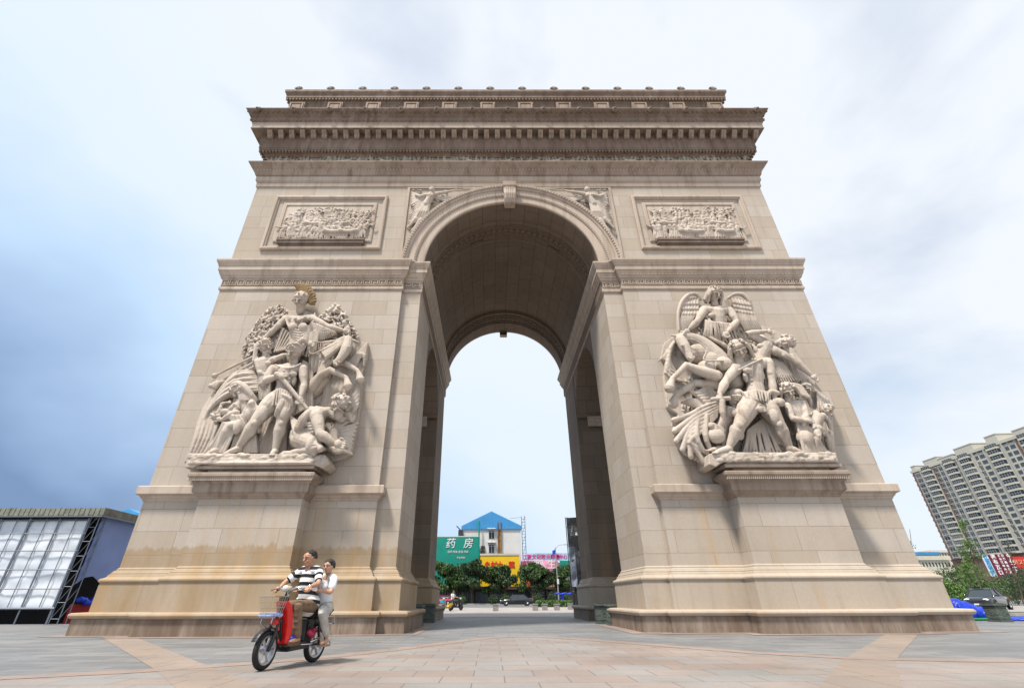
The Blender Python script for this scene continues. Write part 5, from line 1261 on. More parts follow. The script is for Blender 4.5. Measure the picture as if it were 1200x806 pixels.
# yellow board
ys_=empty('shop_sign',(0,YB-1.2,0),0,'big yellow board with red characters under the blue gable','sign')
y0=px(563,650.5,YB-1.2); y1=px(609.5,686.5,YB-1.2); b=MB(); b.bx(y0.x,y1.x,YB-1.2,YB-.9,y1.z,y0.z); child(b.build('board',YEL),ys_)
b=MB(); b.bx(y0.x-.1,y1.x+.1,YB-1.3,YB-.8,y0.z,y0.z+.35); child(b.build('top_rail',CRM),ys_)
RTX=mat('red_letters',(.62,.02,.01),.5); OTX=mat('orange_letters',(.85,.13,.02),.5)
for ch_,x in (('乡',571),('村',579),('土',586),('菜',599.5)): p=px(x,662,YB-1.25); child(text('lettering',ch_,1.35,(p.x,YB-1.26,p.z),FR,RTX,None,.03,1.,0,.05),ys_)
# shop row under the boards
sr=empty('shop_building',(0,YB-1.5,0),0,'long dark shop front under the boards with glazed bays','shop')
zb=px(575,687.5,YB-1.2).z; b=MB(); b.bx(g0.x-25,px(740,690,YB).x+30,YB-1,YB+8,0,zb-.02); child(b.build('wall',mat('dark_shop_wall',(.045,.04,.04),.7,var=.3,vs=.5)),sr)
b=MB(); b.bx(g0.x-25,px(740,690,YB).x+30,YB-2.6,YB-.9,zb-.45,zb-.03); child(b.build('canopy',mat('brown_canopy',(.08,.055,.04),.7)),sr)
g=random.Random(4)
for i in range(16):
    x=g0.x-3+i*2.9; w=empty('shop_window',parent=None); w.location=(x,YB-1.05,0); b=MB(); b.bx(.1,2.5,-.02,.04,.3,zb-.8); b.build('pane',GLS,w); b=MB()
    for q in (.05,1.25,2.5): b.bx(q,q+.06,-.06,-.021,.25,zb-.75)
    b.build('frame',mat('shop_frame',(.30,.24,.18),.6),w); child(w,sr)
# orange letter fascia, pink board, blue banner on the right part
def board(label,x0,y0,x1,y1,Y,m,letters=(),cat='sign'):
    a=px(x0,y0,Y); c=px(x1,y1,Y); s=empty('shop_sign',((a.x+c.x)/2,Y,0),0,label,cat); b=MB(); b.bx(a.x,c.x,Y,Y+.25,c.z,a.z); child(b.build('board',m),s)
    for t_,x,y,sz,mm in letters: p=px(x,y,Y-.03); child(text('lettering',t_,sz,(p.x,Y-.03,p.z),FR,mm,None,.02,1.,0,.03),s)
    return s
PNK=mat('pink_white_poster',(.70,.25,.36),.6,var=.6,vs=.45); BNR=mat('pale_blue_banner',(.35,.55,.72),.6,var=.35,vs=.35); TANB=mat('tan_fascia',(.42,.33,.17),.6,var=.1,vs=1)
PWT=mat('poster_white',(.80,.70,.74),.6); PMG=mat('poster_magenta',(.62,.03,.22),.6)
board('tan shop fascia with large orange-red characters right of the yellow board',611,679,652,687,YB-1.3,TANB,(('江',619,683.2,1.25,OTX),('人',628.5,683.6,1.25,OTX),('福',639.5,681.8,1.5,OTX),('卡',648,681.6,1.4,OTX)))
b_=board('pink and white poster board above the tan fascia',610.5,657,655,672,YB-.6,PNK,(('美',617,662,1.8,PMG),('丽',630,661,1.9,PWT),('人生',641,661.5,1.9,PWT)))
board('pale blue banner with pink lettering above the pink poster',616,648,668,656.5,YB-.2,BNR,(('江南文化商业广场',634,652.6,1.0,PMG),('购物中心',655,652.4,.9,PMG)))
board('teal and blue panel beside the lamp post',656,656.5,672,668,YB-.5,GRN)
b=MB(); cb=empty('building',(8,YB,0),0,'low shop block behind the pink poster','building'); b.bx(px(611,0+655,YB).x,px(760,655,YB).x,YB-.05,YB+15,0,px(640,657,YB).z-.3); child(b.build('wall',mat('grey_wall',(.28,.27,.26),.85,var=.1,vs=.4)),cb)
# street trees
TB=86.
for (x,h,cr,lab,sd,lm) in ((519,7.2,2.8,'leafy tree beside the left pier, in front of the green board',1,LF),(533,6.6,2.0,'narrow tree between two taller ones under the white characters',11,LF),(553,7.6,3.3,'tallest dark round tree left of the yellow board',2,LFD),(577,6.0,2.2,'small tree standing before the middle of the yellow board',3,LF),(592,6.8,2.5,'tree covering the right part of the yellow board',4,LFD),(624,6.8,3.0,'bushy tree in front of the pink poster',5,LF),(634,6.2,2.4,'tree before the orange characters',12,LFD),(651,5.6,2.3,'tree left of the lamp post',6,LFD),(668,6.8,2.8,'tree beside the black covered panel',7,LF)):
    p=px(x,700,TB); tree((p.x,TB+rnd.uniform(-.8,.8),.15),h+.4,cr,lab,sd,lm,3000,.30)
# shrubs and hedge
def shrub(x,Y,r,label,seed,lm=LF,n=700,grp='round shrubs along the road',flat=.85):
    p=px(x,705,Y); s=empty('shrub',(p.x,Y,.0),0,label,'shrub',grp); b=MB(); leafcloud(b,[(0,0,r*.8,1,r),(r*.3,0,r*.7,.6,r*.7),(-r*.35,0,r*.7,.6,r*.7)],n,.13,seed,flat); b.build('foliage',lm,s,recalc=False); b=MB(); b.tube([(0,0,0),(0,0,r*.6)],.05,6); b.build('stem',BARK,s); return s
shrub(578,83,1.0,'round shrub left of the black sedan bonnet',21,LFD); shrub(593,84,1.15,'bright round shrub above the black sedan roof',22,LF); shrub(630,82,1.25,'wide round shrub right of the black sedan boot',23,LFD); shrub(651,80,1.5,'largest dark shrub behind the low hedge',24,LFD); shrub(541,84,1.0,'round shrub right of the red car',25,LF); shrub(664,80,1.2,'shrub beside the blue tarpaulin stall',26,LFD)
h0=atz(631,711.2); h1=atz(672,711.2); hg=empty('hedge',((h0.x+h1.x)/2,50,0),0,'low clipped bright green hedge right of the black sedan','hedge'); b=MB(); g=random.Random(9)
for i in range(5200):
    x=g.uniform(h0.x,h1.x+2)-(h0.x+h1.x)/2; y=g.uniform(0,2.6); z=g.uniform(.05,.72); s=.09; q=Euler((g.uniform(0,6.3),g.uniform(0,6.3),0)).to_matrix(); c=Vector((x,y,z)); b.add([q@Vector(p_)*s+c for p_ in ((-1,0,0),(0,-.6,0),(1,0,0),(0,.6,0))],[(0,1,2,3)])
b.build('foliage',LF2,hg,recalc=False); b=MB(); b.bx(h0.x-(h0.x+h1.x)/2,h1.x+2-(h0.x+h1.x)/2,.3,2.3,.0,.5); b.build('stems',LFD,hg)
# bollards
STB=mat('bollard_stone',(.27,.26,.25),.8,var=.15,vs=5)
for i,(x,y,lab) in enumerate(((580.8,715.6,'square stone bollard alone near the middle of the opening'),(627.5,715,'leftmost of the bollards before the hedge'),(638.6,714.6,'second bollard from the left before the hedge'),(652.8,714.6,'third bollard from the left before the hedge'),(668.5,713.8,'rightmost bollard, next to the black covered panel'))):
    p=atz(x,y); o=empty('bollard',(p.x,p.y,0),0,lab,'bollard','square stone bollards at the kerb'); b=MB(); b.box((0,0,.20),(.46,.46,.40)); b.build('block',STB,o,bevel=.02); b=MB(); b.box((0,0,.46),(.52,.52,.10)); b.build('cap',STB,o,bevel=.02)
# ---- vehicles
def car(label,loc,rz,paint,L=4.75,Wd=1.8,H=1.46,boxy=False,group=None,hatch=False,name='parked_car'):
    c=empty(name,loc,rz,label,'car',group); h=Wd/2; b=MB()
    if boxy: st=[(-L/2,.34,.62,.80),(-L/2+.06,.26,.86,.92),(-L/2+.9,.22,.96,.98),(-.9,.2,.95,1),(.9,.2,.93,1),(L/2-.9,.22,.86,.98),(L/2-.12,.26,.78,.93),(L/2,.34,.66,.85)]
    else: st=[(-L/2,.38,.72,.74),(-L/2+.12,.26,.92,.88),(-L/2+.7,.2,1.0,.97),(-1.0,.18,.98,1),(.9,.18,.93,1),(L/2-.8,.2,.84,.97),(L/2-.2,.26,.70,.86),(L/2,.36,.58,.66)]
    vs=[];n=10
    for x,zb,zt,k in st:
        w=h*k; vs+=[(x,-w*.86,zb),(x,-w*.98,zb+.12),(x,-w,zb+(zt-zb)*.5),(x,-w*.96,zt-.08),(x,-w*.80,zt),(x,w*.80,zt),(x,w*.96,zt-.08),(x,w,zb+(zt-zb)*.5),(x,w*.98,zb+.12),(x,w*.86,zb)]
    fs=[(i*n+j,i*n+(j+1)%n,(i+1)*n+(j+1)%n,(i+1)*n+j) for i in range(len(st)-1) for j in range(n)]+[tuple(range(n-1,-1,-1)),tuple((len(st)-1)*n+j for j in range(n))]
    b.add(vs,fs); b.build('body',paint,c,smooth=True)
    zt=H; xb=(-L/2+.15 if hatch else -L/2+(.85 if boxy else .65)); r=[(xb,.93),(xb+(.35 if hatch else .75),zt-.03),(.55,zt),(1.25 if not boxy else 1.15,.91)]
    def hull(name,r,wb,wt,m,inset=0):
        b=MB(); zs=[(x,z,(wb if z<1.1 else wt)) for x,z in r]; vs=[(x,-w*h,z) for x,z,w in zs]+[(x,w*h,z) for x,z,w in zs]; k=len(r)
        b.add(vs,[tuple(range(k)),tuple(range(2*k-1,k-1,-1))]+[(i,i+k,i+k+1,i+1) for i in range(k-1)]+[(0,k-1,2*k-1,k)]); return b.build(name,m,c,bevel=.03)
    hull('glasshouse',[(xb+.02,.90),(r[1][0]+.01,zt-.06),(.54,zt-.03),(r[3][0]-.02,.88)],.90,.72,GLS)
    b=MB(); x1,x2=r[1][0],.58; b.add([(x,y*h*.72,z) for x,z in ((x1-.05,zt-.05),(x1+.25,zt),(x2-.2,zt+.005),(x2+.03,zt-.03)) for y in (-1,1)]+[(x,y*h*.70,z-.05) for x,z in ((x1-.05,zt-.05),(x1+.25,zt),(x2-.2,zt+.005),(x2+.03,zt-.03)) for y in (-1,1)],
        [(0,1,3,2),(2,3,5,4),(4,5,7,6),(0,2,10,8),(2,4,12,10),(4,6,14,12),(1,9,11,3),(3,11,13,5),(5,13,15,7),(0,8,9,1),(6,7,15,14),(8,10,11,9),(10,12,13,11),(12,14,15,13)]); b.build('roof',paint,c,smooth=False)
    for s in (-1,1):
        b=MB(); b.tube([(xb,s*h*.91,.94),(x1,s*h*.735,zt-.03)],.035,6); b.tube([(r[3][0],s*h*.91,.90),(x2,s*h*.735,zt-.02)],.03,6); b.tube([(-.15,s*h*.915,.95),(-.1,s*h*.735,zt-.01)],.028,6); b.build('pillar',paint,c)
        b=MB(); b.ball((L/2-.10,s*h*.62,.66 if not boxy else .68),(.10,.20,.09) if not boxy else (.08,.22,.085),10,7); b.build('headlight',mat('headlight_glass',(.75,.76,.75),.1,coat=1),c,smooth=True)
        b=MB(); b.ball((-L/2+.08,s*h*.66,.80),(.09,.20,.08),10,7); b.build('tail_light',mat('tail_lens',(.40,.01,.01),.2),c,smooth=True)
        b=MB(); b.ball((.95,s*(h+.07),.98),(.08,.10,.06),8,6); b.build('wing_mirror',paint,c,smooth=True)
        for x in (-L/2+.95,L/2-.85):
            w=empty('wheel',parent=c); w.location=(x,s*(h-.10),.32); M=Matrix.Rotation(R(90),3,'X')
            b=MB(); b.lathe([(.20,-.11),(.29,-.115),(.325,-.08),(.325,.08),(.29,.115),(.20,.11)],n=24,M=M); b.build('tyre',BLK,w,smooth=True)
            b=MB(); b.lathe([(.0,-.10),(.21,-.105),(.215,-.06),(.215,.06),(.21,.105),(0,.10)],n=20,M=M)
            for k in range(7): a=2*PI*k/7; b.tube([(0,s*.11,0),(.19*math.cos(a),s*.115,.19*math.sin(a))],.022,5)
            b.build('rim',ALU,w)
            b=MB(); b.lathe([(.0,-.02),(.37,-.02),(.37,.02),(0,.02)],(x,s*(h-.015),.345),n=24,M=M); b.build('wheel_arch',BLK,c)
    b=MB(); b.box((L/2-.02,0,.50),(.05,Wd*.55,.12)); b.build('grille',BPL,c,bevel=.02); b=MB(); b.box((L/2+.012,0,.36),(.02,.44,.13)); b.build('number_plate',mat('plate_blue',(.70,.72,.75),.5),c)
    b=MB(); b.box((L/2-.05,0,.30),(.16,Wd*.92,.12)); b.build('bumper',paint if not boxy else BPL,c,bevel=.03); b=MB(); b.box((-L/2+.05,0,.38),(.14,Wd*.86,.16)); b.build('rear_bumper',paint,c,bevel=.03)
    return c
PBK=mat('black_car_paint',(.008,.009,.014),.22,coat=1); PRD=mat('red_car_paint',(.50,.008,.02),.25,coat=1); PNV=mat('dark_navy_paint',(.010,.012,.020),.25,coat=1)
p=atz(605.5,709.6); car('glossy black sedan on the road seen through the opening',(p.x,p.y,.012),R(180),PBK,4.9,1.85,1.47)
p=atz(523,708.2); car('bright red hatchback partly hidden by the left pier',(p.x-.3,p.y-6,.012),R(186),PRD,3.9,1.72,1.5,hatch=True)
p=atz(1146,714.6); car('black angular sedan parked right of the arch behind the blue tarpaulin',(p.x+2.2,p.y+1.2,.012),R(211),PNV,4.6,1.75,1.43,boxy=True)
# ---- parked motor scooters and a person
def moped(label,loc,rz,cm,cm2):
    m=empty('motor_scooter',loc,rz,label,'scooter','motor scooters beyond the left pier')
    for x in (-.55,.55):
        b=MB(); M=Matrix.Rotation(R(90),3,'X'); b.lathe([(.14,-.05),(.22,-.05),(.25,0),(.22,.05),(.14,.05)],(x,0,.25),n=20,M=M); b.lathe([(0,-.03),(.14,-.04),(.14,.04),(0,.03)],(x,0,.25),n=14,M=M); b.build('wheel',BLK,m,smooth=False)
    b=MB(); b.prism([(.50,.85),(.40,.88),(.32,.35),(-.15,.30),(-.25,.62),(-.75,.66),(-.70,.45),(-.35,.22),(.30,.22),(.42,.30)],-.14,.14,'y'); b.build('body',cm,m,bevel=.04)
    b=MB(); b.ball((-.42,0,.72),(.36,.13,.08),12,7); b.build('seat',BPL,m,smooth=True)
    b=MB(); b.tube([(.53,0,.25),(.42,0,.98)],.025,6); b.tube([(.38,-.30,1.02),(.42,0,1.0),(.38,.30,1.02)],.018,6); b.build('handlebar',CHR,m)
    b=MB(); b.box((.68,0,.72),(.24,.30,.22),taper=1.15); b.build('basket',cm2,m); b=MB(); b.ball((.50,0,.92),(.07,.1,.08),8,6); b.build('headlight',MATS['lamp_lens'],m,smooth=True); return m
p=atz(523.5,716); moped('scooter with a sky blue front basket parked beside the left pier',(p.x,p.y,.0),R(-120),mat('yellow_scooter',(.60,.42,.06),.4),mat('sky_blue_plastic',(.02,.35,.62),.4))
p2=atz(534.5,714.8); moped('black scooter parked in front of a person in a white top',(p2.x,p2.y,.0),R(-35),BPL,BPL)
pr=empty('person',(p2.x-.35,p2.y+.35,0),R(-35),'person in white top and dark trousers sitting on the black scooter','person')
b=Body(); b.cap([(-.05,0,.80),(-.02,0,1.1),(0,0,1.3)],[.13,.13,.06]); b.ball((.03,0,1.47),(.10,.085,.12)); b.cap([(0,0,1.28),(.02,0,1.42)],[.05,.05])
for s in (-1,1): b.cap([(-.02,s*.19,1.27),(.12,s*.24,1.08),(.35,s*.22,1.04)],[.05,.04,.028]); b.cap([(-.03,s*.1,.8),(.35,s*.14,.74),(.30,s*.14,.35),(.36,s*.14,.30)],[.085,.06,.042,.035]); b.ball((.39,s*.22,1.04),(.05,.035,.035))
person_part('body',b,.018,SKIN,pr)
b=Body(); b.cap([(-.05,0,.84),(-.02,0,1.1),(0,0,1.27)],[.16,.155,.09]); 
for s in (-1,1): b.cap([(-.01,s*.12,1.27),(-.02,s*.2,1.26),(.05,s*.23,1.14)],[.07,.07,.062])
person_part('shirt',b,.018,MATS['white_cotton'],pr)
b=Body()
for s in (-1,1): b.cap([(-.03,s*.09,.8),(.35,s*.14,.74),(.30,s*.14,.38)],[.11,.08,.062])
person_part('trousers',b,.018,mat('dark_trousers',(.03,.03,.04),.8),pr); b=MB(); b.ball((.0,0,1.51),(.11,.10,.11),12,8); b.build('hair',HAIR,pr,smooth=True)
# ---- lamp post with small flag banner, second flag
p=px(655,705,70); lp=empty('street_lamp',(p.x,70,.0),0,'slim grey lamp post carrying a small blue banner','street lamp')
zt=px(654,641,70).z; b=MB(); b.tube([(0,0,0),(0,0,zt)],[.11,.06],10); b.build('pole',mat('grey_pole',(.30,.30,.30),.5),lp); b=MB(); b.tube([(0,0,zt-.3),(.5,0,zt+.3),(1.6,0,zt+.45)],.04,6); b.box((1.9,0,zt+.42),(.7,.2,.1)); b.build('lamp_arm',MATS['grey_pole'],lp)
b=MB(); a=px(647,643,70); c=px(651.5,651,70); b.prism([(a.x-p.x,c.z),(c.x-p.x,c.z+.3),(c.x-p.x,a.z),(a.x-p.x,a.z-.3)],-.05,.0,'y'); b.tube([(c.x-p.x,-.02,a.z-.2),(0,0,a.z-.2)],.02,5); b.build('banner',mat('blue_flag',(.01,.06,.42),.6),lp)
b=MB(); z=px(656,681,70).z; b.box((0.05,-.14,z),(.34,.08,.75)); b.build('notice_plate',WHT,lp)
bt=px(661.5,700,62); st_=empty('market_stall',(bt.x,62,0),0,'bright blue tarpaulin stall behind the hedge','stall'); BT=mat('blue_tarpaulin',(.005,.05,.62),.38,var=.25,vs=2,bump=.8,bs=3)
b=MB(); 
for k in range(10): b.box((-1.2+.27*k,0,1.55+.08*math.sin(k*1.7)),(.28,1.6,.14),M=Matrix.Rotation(R(8*math.sin(k*2)),3,'Y'))
b.box((-.35,0,.8),(.5,.5,1.5),taper=.7); b.remesh('tarpaulin',.06,BT,st_,smooth=2); b=MB()
for x in (-1.1,1.1): b.tube([(x,.6,0),(x,.6,1.5)],.03,6)
b.build('pole',DKM,st_)
# ---- tall black covered panel behind the right pier
Yp=40.; A_=px(662.3,606,Yp); B_=px(684,606,Yp); zt=A_.z; bl=empty('covered_hoarding',(A_.x,Yp,0),0,'tall hoarding wrapped in torn black plastic beside the right pier','hoarding')
def rough_sheet(nx,nz,x0,x1,z0,z1,amp,seed,th=.05,yfun=None):
    b=MB(); vs=[]; 
    for sd in (0,th):
        for i in range(nz+1):
            for j in range(nx+1):
                x=x0+(x1-x0)*j/nx; z=z0+(z1-z0)*i/nz; n_=noise.noise(Vector((x*.8,z*.8,seed)))*amp+noise.noise(Vector((x*2.5,z*1.7,seed+9)))*amp*.45
                vs.append((x,sd+n_*(1 if 0<j<nx else .4),z))
    m_=(nx+1)*(nz+1); fs=[]
    for i in range(nz):
        for j in range(nx): a=i*(nx+1)+j; fs+=[(a,a+1,a+nx+2,a+nx+1),(m_+a,m_+a+nx+1,m_+a+nx+2,m_+a+1)]
    for i in range(nz): a=i*(nx+1); fs+=[(a,a+nx+1,m_+a+nx+1,m_+a),(a+nx,m_+a+nx,m_+a+2*nx+1,a+2*nx+1)]
    for j in range(nx): a=nz*(nx+1)+j; fs+=[(j,m_+j,m_+j+1,j+1),(a,a+1,m_+a+1,m_+a)]
    b.add(vs,fs); return b
b=rough_sheet(14,50,.12,3.2,.3,zt,.45,3); b.build('plastic_sheet',mat('black_plastic_sheet',(.018,.02,.024),.30),bl,smooth=False)
b=rough_sheet(5,16,.1,.75,2.0,5.9,.5,7); o=b.build('grey_backing',mat('grey_sheet',(.10,.12,.16),.6),bl); o.location=(0,-.3,0)
b=MB(); 
for x in (.03,1.6,3.1): b.tube([(x,.1,0),(x,.1,zt)],.05,6)
for z in (2,4,6,8): b.tube([(0,.15,z),(3.1,.15,z)],.03,6)
b.build('frame',DKM,bl)
# ---- carved stone planters by the piers
GST=mat('green_grey_carved_stone',(.10,.125,.105),.75,var=.25,vs=6,bump=.5,bs=16)
def planter(loc,s,label,rz=0):
    p=empty('stone_planter',loc,rz,label,'planter','carved square stone planters'); h=s*1.15
    b=MB(); b.box((0,0,h*.05),(s*1.02,s*1.02,h*.10)); b.box((0,0,h*.13),(s*.94,s*.94,h*.06)); b.build('foot',GST,p,bevel=.012)
    b=MB(); b.box((0,0,h*.48),(s*.90,s*.90,h*.62)); 
    for k in range(4):
        M=Matrix.Rotation(R(90*k),3,'Z')
        for q in range(18):
            a=q*.5; r=.02+.011*q*s; b.ball(M@Vector((r*math.cos(a),-s*.455,h*.48+r*math.sin(a))),.022*s+.006,6,4)
        for sx in (-1,1):
            for q in range(7): a=q*.8; r=.02+.012*q; b.ball(M@Vector((sx*s*.33+r*math.cos(a),-s*.455,h*.40+r*math.sin(a))),.02,6,4)
        b.box(M@Vector((0,-s*.455,h*.76)),(s*.86,.02,.03),rz=R(90*k)); b.box(M@Vector((0,-s*.455,h*.20)),(s*.86,.02,.03),rz=R(90*k))
    b.build('carved_body',GST,p)
    b=MB(); b.box((0,0,h*.82),(s*.96,s*.96,h*.06)); b.box((0,0,h*.92),(s*1.06,s*1.06,h*.12)); b.build('rim',GST,p,bevel=.012); b=MB(); b.box((0,0,h*.985),(s*.8,s*.8,.02)); b.build('soil',mat('soil',(.05,.035,.025),.95),p); return p
planter((3.75,4.05,0),.62,'carved stone planter just behind the right front pier',0); planter((3.62,5.6,0),.62,'carved stone planter nearest the right rear pier',0)
planter((-3.85,4.15,0),.62,'dark carved stone planter behind the left front pier',0); planter((-3.75,7.6,0),.62,'dark carved stone planter nearest the left rear pier',0)
p=atz(1170,728.); planter((p.x+.1,p.y,0),.56,'carved stone planter on the far right beside the blue tarpaulin',R(4))
# ---- blue tarpaulin heap at the right
a=atz(1142,727); tb=empty('tarpaulin_heap',(a.x-.1,a.y+.9,0),0,'bright blue tarpaulin heap beside the right pier and planter','tarpaulin')
b=MB(); g=random.Random(12)
for i in range(26):
    x=-1.9+4.0*i/25; h=1.0*max(.12,1-((x+1.2)/3.4)**2) if x>-1.2 else 1.0; b.ball((x,g.uniform(-.3,.4),h*.38),(.36,.55,h*.62),9,7,M=Matrix.Rotation(g.uniform(-.4,.4),3,'Y'))
for i in range(9): b.tube([(1.0+.1*i,-.5,.05),(1.3+.05*i,-.1,.28-.02*i),(1.5+.1*i,.5,.05)],[.05,.07,.04],6)
b.remesh('sheet',.045,BT,tb,smooth=2,disp=.05)
b=MB(); b.ball((-.2,-.62,.05),(.75,.18,.06),10,6); b.build('red_edge',mat('red_fabric',(.60,.06,.02),.7),tb); b=MB(); b.ball((.62,-.66,.05),(.6,.15,.055),10,6); b.build('green_edge',mat('green_fabric',(.02,.28,.05),.7),tb)
a=atz(1193,727); tb=empty('tarpaulin_heap',(a.x+.3,a.y,0),0,'small blue tarpaulin lying right of the far planter','tarpaulin'); b=MB()
for i in range(8): b.ball((-.6+.22*i,g.uniform(-.1,.15),.04),(.28,.3,.10-.007*i),8,6)
b.remesh('sheet',.04,BT,tb,smooth=1,disp=.03)
a=atz(1197,722); kb=empty('kerb_stone',(a.x+.8,a.y,0),0,'pale kerb slab by the car at the right edge','kerb'); b=MB(); b.box((0,0,.09),(3.4,1.2,.18)); b.box((0,.05,.21),(3.2,.9,.06)); b.build('slab',MATS['kerb_concrete'],kb,bevel=.03)
# ---- white sheeted scaffold hall at the left
XC=-19.93; YT=7.4; ZT_=4.47; Y2=10.6
hall=empty('scaffold_hall',(XC,YT,0),0,'low scaffold hall clad in white sheets with a blue sheeted end, left of the arch','temporary hall')
WS=bpy.data.materials.new('white_sheet'); WS.use_nodes=True; t=WS.node_tree; bb=t.nodes['Principled BSDF']; bb.inputs['Roughness'].default_value=.5
pos=N(t,'ShaderNodeNewGeometry').outputs['Position']; bb.inputs['Base Color'].default_value=(.60,.66,.74,1)
t.links.new(mixc(t,ramp(t,tnoise(t,pos,.7,4),.35,.7),(.62,.68,.76),(.82,.85,.90)),bb.inputs['Base Color'])
X0=XC-14
nb=10; bwid=14/nb
rows_=[(.62,1.35),(1.35,2.12),(2.12,2.9),(2.9,3.65),(3.65,4.22)]
for i in range(nb):
    b=MB(); x1=XC-.35-i*bwid; x0=x1-bwid+.03; vs=[]; fs=[]; nx,nz=8,26
    for sd in (0,.03):
        for r in range(nz+1):
            for c in range(nx+1):
                x=x0+(x1-x0)*c/nx; z=.62+3.6*r/nz; u=(c/nx); f=((z-.62)/.74)%1
                y=YT-.02-.022*math.sin(PI*u)*math.sin(PI*f)-.07*noise.noise(Vector((x*1.3,z*2.2,5)))-.02*noise.noise(Vector((x*6,z*9,5)))+sd; vs.append((x,y,z))
    m_=(nx+1)*(nz+1)
    for r in range(nz):
        for c in range(nx): a=r*(nx+1)+c; fs+=[(a,a+1,a+nx+2,a+nx+1),(m_+a,m_+a+nx+1,m_+a+nx+2,m_+a+1)]
    b.add(vs,fs); child(b.build('wall_sheet',WS,smooth=True),hall)
SCF=mat('scaffold_steel',(.20,.23,.28),.5,metal=.5)
for i in range(nb+1):
    x=XC-.35-i*bwid; b=MB(); b.tube([(x,YT-.12,0),(x,YT-.12,4.3)],.035 if i%2 else .05,6); 
    if i<nb: b.tube([(x-bwid*.45,YT-.11,.55),(x-bwid*.45,YT-.11,4.3)],.018,5)
    child(b.build('upright',SCF),hall)
for z in (.6,1.35,2.12,2.9,3.65,4.25):
    b=MB(); b.tube([(X0,YT-.14,z),(XC-.3,YT-.14,z)],.022 if z>.7 else .05,6); child(b.build('rail',SCF),hall)
b=MB()
for (x,y) in ((XC-.28,YT-.1),(XC+.1,YT-.1),(XC+.1,YT+.35)): b.tube([(x,y,0),(x,y,4.4)],.022,6)
for k in range(7):
    z=.2+k*.62; b.tube([(XC-.28,YT-.1,z),(XC+.1,YT-.1,z+.62)],.012,5); b.tube([(XC+.1,YT-.1,z),(XC+.1,YT+.35,z+.62)],.012,5); b.tube([(XC-.28,YT-.1,z),(XC+.1,YT-.1,z)],.012,5)
child(b.build('corner_tower',SCF),hall)
BLS=mat('blue_sheet',(.24,.33,.66),.5,var=.10,vs=.8,bump=.5,bs=1.5)
b=MB(); vs=[]; fs=[]; nx,nz=14,20
for sd in (0,.03):
    for r in range(nz+1):
        for c in range(nx+1):
            y=YT+.12+(Y2+3-YT-.12)*c/nx; z=1.9+2.5*r/nz; 
            if r==0: z=1.55+.35*abs(math.sin(c*.9))
            vs.append((XC+.02+sd+.06*noise.noise(Vector((y,z*1.4,1))),y,z))
m_=(nx+1)*(nz+1)
for r in range(nz):
    for c in range(nx): a=r*(nx+1)+c; fs+=[(a,a+1,a+nx+2,a+nx+1),(m_+a,m_+a+nx+1,m_+a+nx+2,m_+a+1)]
b.add(vs,fs); child(b.build('end_sheet',BLS,smooth=True),hall)
b=MB(); b.bx(X0,XC-1.1,YT+.9,YT+6,.02,4.1); child(b.build('interior_shade_block',mat('interior_shade_black',(.02,.02,.022),.9)),hall)  # near-black block painting the shade seen through the hall's open gaps
b=MB(); b.bx(XC-.15,XC-.05,YT+.5,Y2+3,.0,.75); child(b.build('red_skirt',mat('red_cloth',(.36,.012,.012),.7,var=.2,vs=3)),hall)
b=MB(); g=random.Random(2)
for i in range(14): b.ball((XC+.05,YT+.7+i*.22,.85+g.uniform(-.05,.1)),(.16,.2,.12),8,6)
child(b.remesh('blue_bundle',.05,BT,None,smooth=1,disp=.04),hall)
MOS=mat('mossy_sheet_roof',(.22,.225,.18),.9,var=.3,vs=3,bump=.6,bs=14)
b=MB(); 
for k in range(60):
    x=X0+(XC+.15-X0)*k/59; b.bx(x,x+.2,YT-.28,Y2+3.2,4.42+.02*(k%2),4.74+.04*rnd.random())
child(b.build('roof',MOS),hall)
b=MB(); b.bx(X0,XC+.36,YT-.3,YT-.26,4.36,4.42); b.bx(XC+.33,XC+.38,YT-.25,Y2+3.2,4.36,4.44); child(b.build('eaves',SCF),hall)
# small blue gabled roof far left
p=px(157,600,120); bb_=empty('building',(p.x-2,122,0),0,'distant building with small blue gabled roof behind the white hall','building'); b=MB(); b.bx(p.x-9,p.x+9,118,130,0,p.z-1.2); child(b.build('wall',WHT),bb_)
b=MB(); zz=px(157,597,118).z; b.prism([(p.x-9.4,zz-3.2),(p.x+9.4,zz-3.2),(p.x,zz+.2)],117.6,130,'y'); child(b.build('roof',BLU),bb_)
# ---- apartment tower at the right
def towerpts():
    Y=250.; A=px(1068,552,Y); zb=px(1113,655,Y).z; d=ray(1200,507); B=CAM+d*((A.z-CAM.z)/d.z); return A,B,zb
A,B,zb=towerpts(); fx=Vector((B.x-A.x,B.y-A.y,0)); Lf=fx.length; ang=math.atan2(fx.y,fx.x); H=A.z-zb
tw=empty('apartment_tower',(A.x,A.y,0),ang,'tall cream apartment block with rows of bay windows at the right edge','apartment building')
